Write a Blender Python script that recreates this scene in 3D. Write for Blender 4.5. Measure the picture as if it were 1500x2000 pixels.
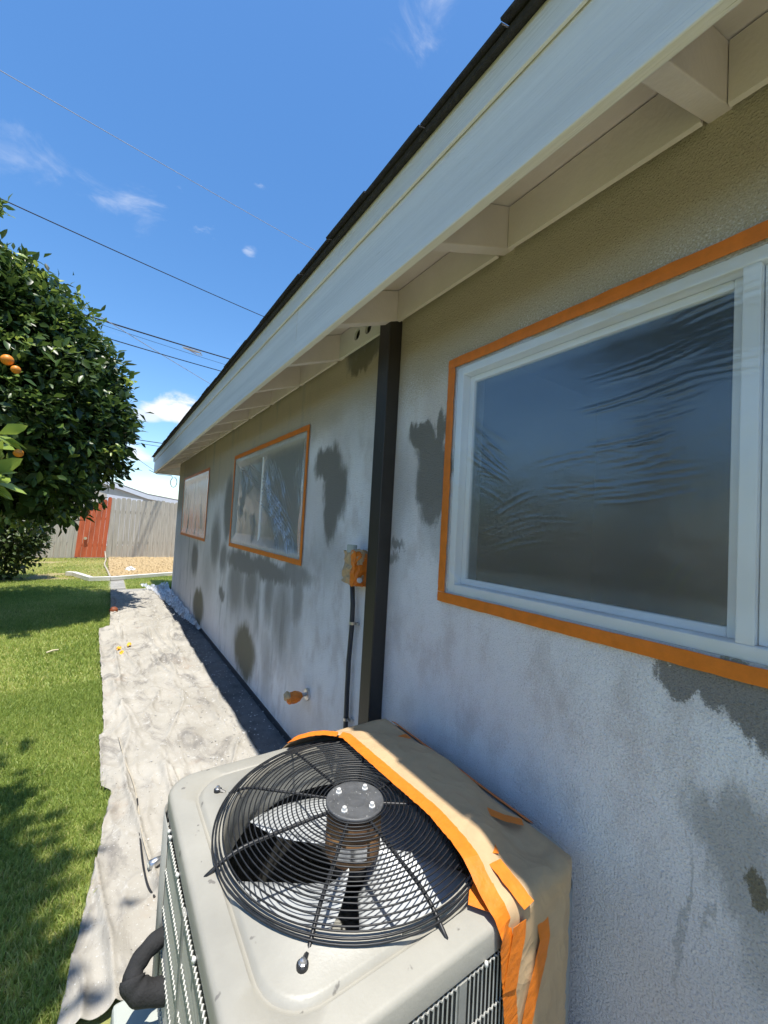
import bpy, bmesh, math, random
import numpy as np
from mathutils import Vector, Matrix

for o in list(bpy.data.objects):
    bpy.data.objects.remove(o, do_unlink=True)
SC = bpy.context.scene
COL = SC.collection
rng = np.random.default_rng(7)
random.seed(7)

# ------------------------------------------------------------------ camera
CAM_H = 1.47
F_PX, ROLL = 790.0, 0.055
YAW, PITCH = math.radians(34.344), math.radians(2.156)
F0 = Vector((math.sin(YAW), math.cos(YAW), 0)); R0 = Vector((math.cos(YAW), -math.sin(YAW), 0)); Z0 = Vector((0, 0, 1))
FWD = F0 * math.cos(PITCH) + Z0 * math.sin(PITCH)
DWN = F0 * math.sin(PITCH) - Z0 * math.cos(PITCH)
c_, s_ = math.cos(ROLL), math.sin(ROLL)
CR = R0 * c_ - DWN * s_
CD = R0 * s_ + DWN * c_
cam_d = bpy.data.cameras.new('camera'); cam = bpy.data.objects.new('camera', cam_d); COL.objects.link(cam)
cam.matrix_world = Matrix(((CR.x, -CD.x, -FWD.x, 0), (CR.y, -CD.y, -FWD.y, 0), (CR.z, -CD.z, -FWD.z, CAM_H), (0, 0, 0, 1)))
cam_d.sensor_fit = 'VERTICAL'; cam_d.sensor_height = 36.0; cam_d.lens = 36.0 * F_PX / 2000.0
cam_d.clip_start = 0.02; cam_d.clip_end = 2000
SC.camera = cam

# ------------------------------------------------------------------ light
SUN = Vector((-0.072, -0.22, 1.0)).normalized()
sun_d = bpy.data.lights.new('sun', 'SUN'); sun_d.energy = 2.3; sun_d.angle = math.radians(0.55); sun_d.color = (1.0, 0.95, 0.86)
sun = bpy.data.objects.new('sun', sun_d); COL.objects.link(sun)
sun.rotation_euler = SUN.to_track_quat('Z', 'Y').to_euler(); sun.location = (-2, -6, 30)
W_ = bpy.data.worlds.new('World'); SC.world = W_; W_.use_nodes = True
wt = W_.node_tree; wt.nodes.clear()
def ray(u, v):
    du, dv = u - 750, v - 1000
    d = CR * du + CD * dv + FWD * F_PX
    return d
def wn(t, **k):
    n = wt.nodes.new(t)
    for a, b in k.items(): setattr(n, a, b)
    return n
sky = wn('ShaderNodeTexSky', sky_type='NISHITA', sun_disc=False)
sky.sun_elevation = math.asin(SUN.z); sky.sun_rotation = math.atan2(SUN.x, SUN.y)
sky.air_density = 1.0; sky.dust_density = 0.35; sky.ozone_density = 2.2; sky.altitude = 0
tc = wn('ShaderNodeTexCoord')
nrm = wn('ShaderNodeVectorMath', operation='NORMALIZE'); wt.links.new(tc.outputs['Generated'], nrm.inputs[0])
nz = wn('ShaderNodeTexNoise'); nz.inputs['Scale'].default_value = 9; nz.inputs['Detail'].default_value = 7; nz.inputs['Roughness'].default_value = .6
nz.inputs['Distortion'].default_value = .6
mp = wn('ShaderNodeMapping'); mp.inputs['Scale'].default_value = (1.0, 1.0, 2.2)
wt.links.new(nrm.outputs[0], mp.inputs['Vector']); wt.links.new(mp.outputs[0], nz.inputs['Vector'])
# a faint general cloud cover plus the few clouds that stand in this part of the sky
acc = wn('ShaderNodeMapRange'); acc.interpolation_type = 'SMOOTHSTEP'
acc.inputs['From Min'].default_value = .66; acc.inputs['From Max'].default_value = .9; acc.inputs['To Max'].default_value = .5
wt.links.new(nz.outputs['Fac'], acc.inputs['Value']); accs = acc.outputs[0]
for (u, v, rad, amt, lo, hi) in [(225, 405, .15, .36, .46, .84), (30, 290, .14, .30, .44, .84), (820, 25, .17, .40, .46, .85), (487, 492, .03, .55, .35, .7),
                         (350, 800, .11, 1.0, .3, .55), (285, 812, .05, .7, .3, .6), (262, 885, .07, .9, .3, .6), (300, 950, .08, .5, .36, .7), (170, 935, .08, .5, .36, .7)]:
    d = ray(u, v).normalized()
    ds = wn('ShaderNodeVectorMath', operation='SUBTRACT'); wt.links.new(nrm.outputs[0], ds.inputs[0]); ds.inputs[1].default_value = d
    ds2 = wn('ShaderNodeVectorMath', operation='MULTIPLY'); wt.links.new(ds.outputs[0], ds2.inputs[0]); ds2.inputs[1].default_value = (1, 1, 1.5 if v < 600 else 2.4)
    ln = wn('ShaderNodeVectorMath', operation='LENGTH'); wt.links.new(ds2.outputs[0], ln.inputs[0])
    m1 = wn('ShaderNodeMapRange'); m1.interpolation_type = 'SMOOTHSTEP'
    m1.inputs['From Min'].default_value = rad; m1.inputs['From Max'].default_value = rad * .1; m1.inputs['To Max'].default_value = .34
    wt.links.new(ln.outputs['Value'], m1.inputs['Value'])
    sm = wn('ShaderNodeMath', operation='ADD'); wt.links.new(m1.outputs[0], sm.inputs[0]); wt.links.new(nz.outputs['Fac'], sm.inputs[1])
    m2 = wn('ShaderNodeMapRange'); m2.interpolation_type = 'SMOOTHSTEP'
    m2.inputs['From Min'].default_value = lo + .3; m2.inputs['From Max'].default_value = hi + .3; m2.inputs['To Max'].default_value = amt
    wt.links.new(sm.outputs[0], m2.inputs['Value'])
    mk = wn('ShaderNodeMath', operation='MINIMUM')
    mm = wn('ShaderNodeMath', operation='MULTIPLY'); wt.links.new(m1.outputs[0], mm.inputs[0]); mm.inputs[1].default_value = 8
    wt.links.new(mm.outputs[0], mk.inputs[0]); mk.inputs[1].default_value = 1
    mq = wn('ShaderNodeMath', operation='MULTIPLY'); wt.links.new(m2.outputs[0], mq.inputs[0]); wt.links.new(mk.outputs[0], mq.inputs[1])
    mx = wn('ShaderNodeMath', operation='MAXIMUM'); wt.links.new(accs, mx.inputs[0]); wt.links.new(mq.outputs[0], mx.inputs[1]); accs = mx.outputs[0]
mixc = wn('ShaderNodeMix', data_type='RGBA'); wt.links.new(accs, mixc.inputs[0])
hsv = wn('ShaderNodeHueSaturation'); hsv.inputs['Saturation'].default_value = 1.24; wt.links.new(sky.outputs[0], hsv.inputs['Color']); wt.links.new(hsv.outputs[0], mixc.inputs[6]); mixc.inputs[7].default_value = (4.6, 4.7, 4.9, 1)
bg = wn('ShaderNodeBackground'); bg.inputs['Strength'].default_value = 0.080
wt.links.new(mixc.outputs[2], bg.inputs['Color'])
wo = wn('ShaderNodeOutputWorld'); wt.links.new(bg.outputs[0], wo.inputs['Surface'])
SC.view_settings.view_transform = 'Standard'; SC.view_settings.look = 'None'
SC.view_settings.gamma = 1.0; SC.view_settings.use_curve_mapping = False
SC.view_settings.exposure = 1.55
SC.render.engine = 'CYCLES'
try:
    SC.cycles.max_bounces = 5; SC.cycles.diffuse_bounces = 3; SC.cycles.glossy_bounces = 2; SC.cycles.transparent_max_bounces = 8
except Exception: pass

# ------------------------------------------------------------------ pixel to place helpers
def on_x(u, v, x): d = ray(u, v); k = x / d.x; return Vector((x, d.y * k, CAM_H + d.z * k))
def on_y(u, v, y): d = ray(u, v); k = y / d.y; return Vector((d.x * k, y, CAM_H + d.z * k))
def on_z(u, v, z): d = ray(u, v); k = (z - CAM_H) / d.z; return Vector((d.x * k, d.y * k, z))

# ------------------------------------------------------------------ noise
def vnoise(x, y, seed=0):
    x = np.asarray(x, float); y = np.asarray(y, float)
    r = np.random.default_rng(seed).random((64, 64))
    xi = np.floor(x).astype(int); yi = np.floor(y).astype(int); fx = x - xi; fy = y - yi
    fx = fx * fx * (3 - 2 * fx); fy = fy * fy * (3 - 2 * fy)
    g = lambda a, b: r[a % 64, b % 64]
    return (g(xi, yi) * (1 - fx) + g(xi + 1, yi) * fx) * (1 - fy) + (g(xi, yi + 1) * (1 - fx) + g(xi + 1, yi + 1) * fx) * fy
def fbm(x, y, seed=0, oct=4):
    s = 0; a = .5
    for k in range(oct): s = s + a * vnoise(np.asarray(x) * 2 ** k + 3.7 * k, np.asarray(y) * 2 ** k + 1.3 * k, seed + k); a *= .5
    return s

# ------------------------------------------------------------------ materials
def nt(m): return m.node_tree
def material(name, col, rough=.6, var=.12, vscale=6, bump=0, bscale=60, bdetail=4, metal=0, spec=.5, coat=0, col2=None, coord='Object', stretch=(1, 1, 1), spots=None):
    m = bpy.data.materials.new(name); m.use_nodes = True; t = m.node_tree; t.nodes.clear()
    N = lambda k, **a: [n := t.nodes.new(k), [setattr(n, p, q) for p, q in a.items()]][0]
    out = N('ShaderNodeOutputMaterial'); b = N('ShaderNodeBsdfPrincipled')
    t.links.new(b.outputs[0], out.inputs[0])
    tcn = N('ShaderNodeTexCoord'); mpn = N('ShaderNodeMapping'); mpn.inputs['Scale'].default_value = stretch
    if coord == 'World':
        g = N('ShaderNodeNewGeometry'); t.links.new(g.outputs['Position'], mpn.inputs['Vector'])
    else: t.links.new(tcn.outputs[coord], mpn.inputs['Vector'])
    no = N('ShaderNodeTexNoise'); no.inputs['Scale'].default_value = vscale; no.inputs['Detail'].default_value = 6; no.inputs['Roughness'].default_value = .62
    t.links.new(mpn.outputs[0], no.inputs['Vector'])
    mr = N('ShaderNodeMapRange'); mr.inputs['From Min'].default_value = .3; mr.inputs['From Max'].default_value = .7
    t.links.new(no.outputs['Fac'], mr.inputs['Value'])
    mx = N('ShaderNodeMix', data_type='RGBA'); t.links.new(mr.outputs[0], mx.inputs[0])
    c2 = col2 if col2 else tuple(min(1, c * (1 + var)) for c in col)
    c1 = col if col2 else tuple(c * (1 - var) for c in col)
    mx.inputs[6].default_value = (*c1, 1); mx.inputs[7].default_value = (*c2, 1)
    colo = mx.outputs[2]
    if spots:
        sc, thr, scol = spots
        n2 = N('ShaderNodeTexNoise'); n2.inputs['Scale'].default_value = sc; n2.inputs['Detail'].default_value = 3
        t.links.new(mpn.outputs[0], n2.inputs['Vector'])
        m2 = N('ShaderNodeMapRange'); m2.inputs['From Min'].default_value = thr; m2.inputs['From Max'].default_value = thr + .03
        t.links.new(n2.outputs['Fac'], m2.inputs['Value'])
        mx2 = N('ShaderNodeMix', data_type='RGBA'); t.links.new(m2.outputs[0], mx2.inputs[0]); t.links.new(colo, mx2.inputs[6]); mx2.inputs[7].default_value = (*scol, 1)
        colo = mx2.outputs[2]
    t.links.new(colo, b.inputs['Base Color'])
    b.inputs['Metallic'].default_value = metal; b.inputs['Specular IOR Level'].default_value = spec; b.inputs['Coat Weight'].default_value = coat
    rr = N('ShaderNodeMapRange'); rr.inputs['To Min'].default_value = max(.03, rough - .08); rr.inputs['To Max'].default_value = min(1, rough + .1)
    t.links.new(no.outputs['Fac'], rr.inputs['Value']); t.links.new(rr.outputs[0], b.inputs['Roughness'])
    if bump:
        nb = N('ShaderNodeTexNoise'); nb.inputs['Scale'].default_value = bscale; nb.inputs['Detail'].default_value = bdetail
        t.links.new(mpn.outputs[0], nb.inputs['Vector'])
        bp = N('ShaderNodeBump'); bp.inputs['Strength'].default_value = 1; bp.inputs['Distance'].default_value = bump
        t.links.new(nb.outputs['Fac'], bp.inputs['Height']); t.links.new(bp.outputs[0], b.inputs['Normal'])
    return m

M = {}
M['trim'] = material('painted_wood', (.83, .82, .83), .55, .09, 5, .002, 60, coord='World', stretch=(3, .10, 3), spots=(70, .74, (.5, .49, .46)))
M['eave'] = material('eave_paint', (.78, .71, .695), .6, .08, 4, .001, 80, coord='World')
M['shingle'] = material('asphalt_shingle', (.035, .035, .04), .9, .4, 60, .003, 300)
M['vinyl'] = material('white_vinyl', (.90, .90, .90), .35, .03, 8)
M['post'] = material('dark_brown_paint', (.030, .026, .022), .45, .2, 5, .0006, 120, spots=(28, .74, (.25, .24, .24)), coord='World')
M['tape'] = material('orange_tape', (.74, .195, .012), .5, .12, 30, .0006, 160, coord='World')
M['paper'] = material('kraft_paper', (.52, .365, .205), .62, .10, 9, .0012, 26, coord='World')
M['acpaint'] = material('grey_beige_enamel', (.345, .333, .29), .42, .12, 4, .0004, 160, coord='World', spots=(30, .68, (.19, .18, .16)))
M['acside'] = material('grey_enamel_dusty', (.30, .30, .275), .5, .18, 7, .0005, 120, coord='World')
M['wireblk'] = material('black_coated_wire', (.018, .019, .021), .42, .3, 40, spots=(180, .74, (.4, .4, .38)))
M['wiregrey'] = material('grey_coated_wire', (.42, .42, .39), .45, .2, 40)
M['blade'] = material('aluminium_blade', (.55, .58, .60), .45, .12, 8, metal=.25)
M['motor'] = material('rusty_motor', (.16, .075, .03), .75, .4, 18, .001, 90, col2=(.30, .17, .07))
M['silver'] = material('bare_metal', (.6, .6, .6), .3, .15, 20, metal=.9)
M['holeshade'] = material('painted_hole_shade', (.012, .012, .012), .7, .3, 9)  # near-black colour standing in for the shade inside the vent holes
M['foam'] = material('pipe_foam', (.02, .02, .021), .85, .3, 30, .002, 160)
M['rubber'] = material('conduit_grey', (.045, .047, .052), .5, .2, 12)
M['bolt'] = material('painted_bolt', (.62, .62, .6), .5, .1, 30)
M['conc'] = material('concrete', (.30, .29, .265), .85, .2, 5, .002, 120, coord='World', spots=(45, .66, (.62, .60, .56)))
M['stripsoil'] = material('dusty_dark_soil', (.10, .102, .104), .95, .4, 7, .006, 70, coord='World', col2=(.20, .20, .20), spots=(60, .70, (.30, .30, .30)))
M['soil'] = material('soil', (.16, .105, .06), .95, .3, 8, .008, 60, coord='World')
M['gravel'] = material('tan_gravel', (.38, .27, .13), .95, .35, 22, .012, 40, coord='World', col2=(.54, .41, .23))
M['plank'] = material('weathered_plank', (.40, .365, .29), .85, .25, 3, .002, 40, stretch=(9, 9, .7), col2=(.58, .54, .45))
M['redplank'] = material('red_stained_plank', (.52, .10, .035), .75, .2, 3, .002, 40, stretch=(9, 9, .7), col2=(.66, .16, .06))
M['pvc'] = material('white_downspout', (.68, .67, .63), .45, .1, 6)
M['hose'] = material('pale_hose', (.46, .41, .32), .5, .1, 20)
M['nwall'] = material('cream_stucco', (.62, .55, .43), .85, .06, 6, .003, 90)
M['nroof'] = material('grey_roof', (.2, .19, .19), .9, .2, 12)
M['white'] = material('white_paint', (.78, .78, .77), .5, .04, 6)
M['orange'] = material('orange_peel', (.75, .25, .015), .45, .15, 12, .0008, 220)
M['peel'] = material('torn_orange_peel', (.85, .42, .03), .6, .2, 20)
M['rotten'] = material('brown_fruit', (.22, .06, .02), .6, .3, 10)
M['bark'] = material('bark', (.09, .07, .05), .95, .3, 10, .006, 60, stretch=(1, 1, .3))
M['curtain'] = material('beige_curtain', (.62, .50, .44), .8, .08, 4)
M['room'] = material('room_wall', (.10, .10, .11), .9, .1, 3)
M['greybox'] = material('grey_green_plastic', (.42, .45, .41), .55, .08, 6)
M['plastic'] = None
M['chip'] = material('plaster_chip', (.50, .49, .47), .9, .1, 5)
M['stick'] = material('pale_stick', (.62, .55, .36), .8, .15, 10)
M['cable'] = material('black_cable', (.02, .02, .022), .5, .2, 5)
M['cablelight'] = material('pale_cable', (.42, .46, .52), .5, .1, 5)

M['hubgrey'] = material('dusty_grey_hub', (.085, .088, .092), .5, .3, 25, spots=(120, .66, (.3, .3, .29)))
def paper_mat():
    m = material('crumpled_kraft_paper', (.52, .365, .205), .62, .10, 9, coord='World'); t = m.node_tree; L = t.links.new
    b = [n for n in t.nodes if n.type == 'BSDF_PRINCIPLED'][0]
    P = t.nodes.new('ShaderNodeNewGeometry').outputs['Position']
    nn = t.nodes.new('ShaderNodeTexNoise'); nn.inputs['Scale'].default_value = 5; L(P, nn.inputs['Vector'])
    vm = t.nodes.new('ShaderNodeVectorMath'); vm.operation = 'MULTIPLY_ADD'; L(nn.outputs['Color'], vm.inputs[0]); vm.inputs[1].default_value = (.35, .35, .35); L(P, vm.inputs[2])
    prev = None
    for sc, dist in ((7, .010), (19, .004)):
        vo = t.nodes.new('ShaderNodeTexVoronoi'); vo.inputs['Scale'].default_value = sc; L(vm.outputs[0], vo.inputs['Vector'])
        bp = t.nodes.new('ShaderNodeBump'); bp.inputs['Distance'].default_value = dist; bp.inputs['Strength'].default_value = .8; L(vo.outputs['Distance'], bp.inputs['Height'])
        if prev: L(prev, bp.inputs['Normal'])
        prev = bp.outputs[0]
    L(prev, b.inputs['Normal']); return m
M['paper'] = paper_mat()
def stucco():
    m = bpy.data.materials.new('patched_stucco'); m.use_nodes = True; t = m.node_tree; t.nodes.clear()
    N = lambda k, **a: [n := t.nodes.new(k), [setattr(n, p, q) for p, q in a.items()]][0]
    L = t.links.new
    out = N('ShaderNodeOutputMaterial'); b = N('ShaderNodeBsdfPrincipled'); L(b.outputs[0], out.inputs[0])
    g = N('ShaderNodeNewGeometry'); P = g.outputs['Position']
    def noise(sc, det=4, vec=P, dist=0, rough=.6):
        n = N('ShaderNodeTexNoise'); n.inputs['Scale'].default_value = sc; n.inputs['Detail'].default_value = det; n.inputs['Distortion'].default_value = dist
        n.inputs['Roughness'].default_value = rough; L(vec, n.inputs['Vector']); return n
    def mrange(v, a, b_, c=0, d=1, smooth=True):
        n = N('ShaderNodeMapRange'); n.interpolation_type = 'SMOOTHSTEP' if smooth else 'LINEAR'
        n.inputs['From Min'].default_value = a; n.inputs['From Max'].default_value = b_; n.inputs['To Min'].default_value = c; n.inputs['To Max'].default_value = d
        L(v, n.inputs['Value']); return n.outputs[0]
    def mix(f, c1, c2):
        n = N('ShaderNodeMix', data_type='RGBA'); L(f, n.inputs[0])
        for i, c in ((6, c1), (7, c2)):
            if isinstance(c, tuple): n.inputs[i].default_value = (*c, 1)
            else: L(c, n.inputs[i])
        return n.outputs[2]
    def math_(op, a, b_):
        n = N('ShaderNodeMath', operation=op)
        for i, c in ((0, a), (1, b_)):
            if isinstance(c, (int, float)): n.inputs[i].default_value = c
            else: L(c, n.inputs[i])
        return n.outputs[0]
    # warped position: patch borders ragged, drips run down the wall
    mpn = N('ShaderNodeMapping'); mpn.inputs['Scale'].default_value = (1, 1, .4); L(P, mpn.inputs['Vector'])
    w1 = noise(7, 5, mpn.outputs[0]); w2 = noise(32, 4, mpn.outputs[0]); w3 = noise(130, 2)
    def centred(n, amp):
        s = N('ShaderNodeVectorMath', operation='SUBTRACT'); L(n.outputs['Color'], s.inputs[0]); s.inputs[1].default_value = (.5, .5, .5)
        q = N('ShaderNodeVectorMath', operation='MULTIPLY'); L(s.outputs[0], q.inputs[0]); q.inputs[1].default_value = amp; return q.outputs[0]
    def add(a, b_):
        n = N('ShaderNodeVectorMath', operation='ADD'); L(a, n.inputs[0]); L(b_, n.inputs[1]); return n.outputs[0]
    PW = add(add(P, centred(w1, (0, .15, .22))), add(centred(w2, (0, .04, .09)), centred(w3, (0, .014, .02))))
    edgen = math_('MULTIPLY', math_('SUBTRACT', noise(240, 5, P, 0, .75).outputs['Fac'], .5), 1.1)
    def patches(lst):
        cur = None
        for (u, v, ru, rv, amt, soft) in lst:
            c = on_x(u, v, 1.1); a = on_x(u - ru, v, 1.1); z1 = on_x(u, v - rv, 1.1)
            ry = abs(a.y - c.y); rz = abs(z1.z - c.z)
            s = N('ShaderNodeVectorMath', operation='SUBTRACT'); L(PW, s.inputs[0]); s.inputs[1].default_value = (1.1, c.y, c.z)
            q = N('ShaderNodeVectorMath', operation='MULTIPLY'); L(s.outputs[0], q.inputs[0]); q.inputs[1].default_value = (0, 1 / ry, 1 / rz)
            l = N('ShaderNodeVectorMath', operation='LENGTH'); L(q.outputs[0], l.inputs[0])
            r = mrange(math_('ADD', l.outputs['Value'], edgen), 1 + soft * 1.7, 1 - soft * 1.7, 0, amt)
            cur = r if cur is None else math_('MAXIMUM', cur, r)
        return cur
    grey = patches([(640, 905, 24, 34, 1, .12), (655, 960, 24, 60, 1, .12), (645, 1010, 14, 50, 1, .15), (825, 848, 26, 32, 1, .1), (845, 925, 36, 56, 1, .1), (840, 878, 30, 34, 1, .12), (866, 840, 9, 50, 1, .12),
                    (845, 980, 26, 34, .95, .15),
                    (475, 1100, 34, 24, .95, .2), (520, 1112, 42, 24, .95, .2), (570, 1122, 36, 22, .8, .25), (490, 1150, 12, 46, .85, .3), (460, 1140, 14, 56, .8, .3), (525, 1160, 9, 60, .75, .35), (580, 1160, 10, 55, .7, .35), (550, 1210, 18, 80, .65, .4), (520, 1300, 10, 60, .45, .5),
                    (447, 990, 9, 60, .95, .15), (380, 1092, 6, 32, .95, .2), (433, 1158, 6, 14, .95, .2), (420, 1060, 8, 50, .85, .3), (436, 1090, 7, 30, .85, .3), (405, 1110, 10, 50, .4, .5),
                    (712, 690, 36, 26, 1, .12), (778, 1062, 12, 12, .8, .2), (770, 1090, 8, 10, .7, .3),
                    (1335, 1335, 75, 44, .95, .08), (1430, 1360, 110, 55, .95, .08), (1490, 1420, 75, 70, .95, .1),
                    (575, 1250, 10, 40, .4, .5), (600, 1100, 20, 40, .35, .5)])
    faint = patches([(1430, 1640, 90, 90, 1, .2), (1470, 1740, 80, 70, 1, .2), (1500, 1850, 60, 120, .8, .3), (1330, 1790, 6, 130, .75, .3), (1370, 1760, 5, 60, .75, .3), (640, 1080, 26, 70, .6, .4), (780, 1000, 16, 120, .5, .5), (850, 1030, 26, 50, .7, .4),
                     (470, 1200, 40, 70, .5, .5), (540, 1150, 60, 60, .5, .5), (690, 830, 40, 60, .5, .6)])
    olive = patches([(476, 1272, 20, 52, 1, .14), (387, 1184, 10, 36, 1, .14), (1478, 1722, 20, 30, 1, .12), (710, 700, 24, 20, .8, .2)])
    # old olive paint kept under the eaves, lower towards the far end
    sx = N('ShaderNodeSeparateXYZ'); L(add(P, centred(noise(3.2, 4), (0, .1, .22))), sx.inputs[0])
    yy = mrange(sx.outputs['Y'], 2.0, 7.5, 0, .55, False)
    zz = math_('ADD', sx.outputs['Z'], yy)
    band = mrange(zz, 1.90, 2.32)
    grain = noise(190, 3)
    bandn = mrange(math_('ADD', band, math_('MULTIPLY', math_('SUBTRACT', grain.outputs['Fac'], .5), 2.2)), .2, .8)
    fine = mrange(noise(330, 3).outputs['Fac'], .3, .7); broad = mrange(noise(1.6, 5).outputs['Fac'], .3, .7)
    primer = mix(fine, (.70, .66, .66), (.82, .775, .775))
    wash = patches([(560, 1180, 70, 120, 1, .35), (520, 1330, 40, 90, 1, .4), (640, 1230, 80, 200, 1, .35), (690, 960, 36, 190, 1, .35), (620, 870, 30, 60, .8, .5), (830, 1120, 70, 150, 1, .35), (800, 780, 22, 90, .8, .4), (950, 1330, 230, 190, 1, .35), (1130, 1420, 200, 190, 1, .35), (1380, 1470, 130, 60, 1, .3), (1240, 1600, 100, 120, .8, .5), (440, 1180, 24, 80, .8, .5), (410, 1010, 16, 120, .5, .5)])
    wn_m = N('ShaderNodeMapping'); wn_m.inputs['Scale'].default_value = (1, 1.7, 1); L(P, wn_m.inputs['Vector'])
    wash = math_('MULTIPLY', wash, mrange(math_('ADD', noise(4.5, 6, wn_m.outputs[0]).outputs['Fac'], math_('MULTIPLY', math_('SUBTRACT', noise(200, 4).outputs['Fac'], .5), .6)), .30, .56))
    primer = mix(math_('MULTIPLY', broad, .6), primer, (.62, .59, .585))
    primer = mix(wash, primer, mix(fine, (.84, .83, .85), (.95, .94, .96)))
    pits = mrange(noise(260, 2, P, 0, .5).outputs['Fac'], .60, .70)
    primer = mix(math_('MULTIPLY', pits, .55), primer, (.36, .35, .33))
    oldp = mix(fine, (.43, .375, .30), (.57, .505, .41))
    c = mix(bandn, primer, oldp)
    streak_m = N('ShaderNodeMapping'); streak_m.inputs['Scale'].default_value = (1, 4.5, .8); L(P, streak_m.inputs['Vector'])
    streak = mrange(noise(1.6, 5, streak_m.outputs[0]).outputs['Fac'], .52, .72)
    low = mrange(sx.outputs['Y'], 1.9, 2.9)
    c = mix(math_('MULTIPLY', math_('MULTIPLY', streak, low), .75), c, (.34, .34, .335))
    c = mix(math_('MULTIPLY', faint, .7), c, (.34, .335, .32))
    c = mix(grey, c, mix(fine, (.19, .18, .165), (.27, .26, .24)))
    c = mix(olive, c, mix(fine, (.17, .155, .11), (.22, .20, .15)))
    L(c, b.inputs['Base Color'])
    wet = math_('MAXIMUM', grey, olive)
    L(mrange(wet, 0, 1, .92, .75), b.inputs['Roughness']); b.inputs['Specular IOR Level'].default_value = .25
    vo = N('ShaderNodeTexVoronoi'); vo.inputs['Scale'].default_value = 170; L(P, vo.inputs['Vector'])
    h = math_('ADD', math_('MULTIPLY', noise(150, 4, P, 0).outputs['Fac'], 1.0), math_('MULTIPLY', mrange(vo.outputs['Distance'], 0, .6, 1, 0), .35))
    h = math_('ADD', h, math_('MULTIPLY', noise(14, 4).outputs['Fac'], .8))
    bp = N('ShaderNodeBump'); bp.inputs['Distance'].default_value = .0055; bp.inputs['Strength'].default_value = .9; L(h, bp.inputs['Height']); L(bp.outputs[0], b.inputs['Normal'])
    return m
M['stucco'] = stucco()

def leaf_mat(name, dark, mid, light, trans=.35, rough=.38):
    m = bpy.data.materials.new(name); m.use_nodes = True; t = m.node_tree; t.nodes.clear()
    out = t.nodes.new('ShaderNodeOutputMaterial'); b = t.nodes.new('ShaderNodeBsdfPrincipled'); tr = t.nodes.new('ShaderNodeBsdfTranslucent'); mx = t.nodes.new('ShaderNodeMixShader')
    at = t.nodes.new('ShaderNodeAttribute'); at.attribute_name = 'rnd'
    cr = t.nodes.new('ShaderNodeValToRGB'); e = cr.color_ramp.elements
    e[0].color = (*dark, 1); e[1].color = (*light, 1); e[1].position = 1; k = e.new(.6); k.color = (*mid, 1)
    t.links.new(at.outputs['Fac'], cr.inputs[0]); t.links.new(cr.outputs[0], b.inputs['Base Color'])
    hs = t.nodes.new('ShaderNodeHueSaturation'); hs.inputs['Value'].default_value = 1.5; hs.inputs['Hue'].default_value = .485; t.links.new(cr.outputs[0], hs.inputs['Color']); t.links.new(hs.outputs[0], tr.inputs['Color'])
    b.inputs['Roughness'].default_value = rough; b.inputs['Specular IOR Level'].default_value = .5
    mx.inputs[0].default_value = trans
    t.links.new(b.outputs[0], mx.inputs[1]); t.links.new(tr.outputs[0], mx.inputs[2]); t.links.new(mx.outputs[0], out.inputs[0]); return m
M['leaf'] = leaf_mat('citrus_leaf', (.024, .048, .012), (.075, .135, .028), (.30, .40, .07), .28)
M['leafb'] = leaf_mat('shrub_leaf', (.03, .05, .014), (.085, .13, .03), (.28, .31, .1), .28)
M['grass'] = leaf_mat('grass_blade', (.17, .26, .05), (.38, .47, .12), (.66, .62, .27), .4, .5)

def film_mat(name, haze, tint, rough=.3, refl=.10):
    m = bpy.data.materials.new(name); m.use_nodes = True; t = m.node_tree; t.nodes.clear()
    out = t.nodes.new('ShaderNodeOutputMaterial'); tp = t.nodes.new('ShaderNodeBsdfTransparent'); d = t.nodes.new('ShaderNodeBsdfDiffuse'); gl = t.nodes.new('ShaderNodeBsdfGlossy')
    trn = t.nodes.new('ShaderNodeBsdfTranslucent')
    d.inputs['Color'].default_value = (*tint, 1); trn.inputs['Color'].default_value = (*tint, 1); gl.inputs['Roughness'].default_value = rough; gl.inputs['Color'].default_value = (.95, .95, .95, 1)
    dm = t.nodes.new('ShaderNodeMixShader'); dm.inputs[0].default_value = .4; t.links.new(d.outputs[0], dm.inputs[1]); t.links.new(trn.outputs[0], dm.inputs[2])
    m1 = t.nodes.new('ShaderNodeMixShader'); m1.inputs[0].default_value = haze; t.links.new(tp.outputs[0], m1.inputs[1]); t.links.new(dm.outputs[0], m1.inputs[2])
    g = t.nodes.new('ShaderNodeNewGeometry'); dt = t.nodes.new('ShaderNodeVectorMath'); dt.operation = 'DOT_PRODUCT'
    t.links.new(g.outputs['Incoming'], dt.inputs[0]); t.links.new(g.outputs['Normal'], dt.inputs[1])
    def mth(op, a, b=None):
        n = t.nodes.new('ShaderNodeMath'); n.operation = op
        for i_, c_ in ((0, a), (1, b)):
            if c_ is None: continue
            if isinstance(c_, (int, float)): n.inputs[i_].default_value = c_
            else: t.links.new(c_, n.inputs[i_])
        return n
    fr = mth('MULTIPLY_ADD', mth('POWER', mth('SUBTRACT', 1.0, mth('ABSOLUTE', dt.outputs['Value']).outputs[0]).outputs[0], 4.0).outputs[0], .85); fr.inputs[2].default_value = refl
    m2 = t.nodes.new('ShaderNodeMixShader'); t.links.new(fr.outputs[0], m2.inputs[0]); t.links.new(m1.outputs[0], m2.inputs[1]); t.links.new(gl.outputs[0], m2.inputs[2])
    t.links.new(m2.outputs[0], out.inputs[0]); return m
M['film'] = film_mat('masking_film', .10, (.70, .80, .90), .22, .11)
M['filmhazy'] = film_mat('hazy_masking_film', .52, (.93, .90, .87), .24, .17)
M['plastic'] = film_mat('crumpled_plastic', .55, (.85, .88, .93))
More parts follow.
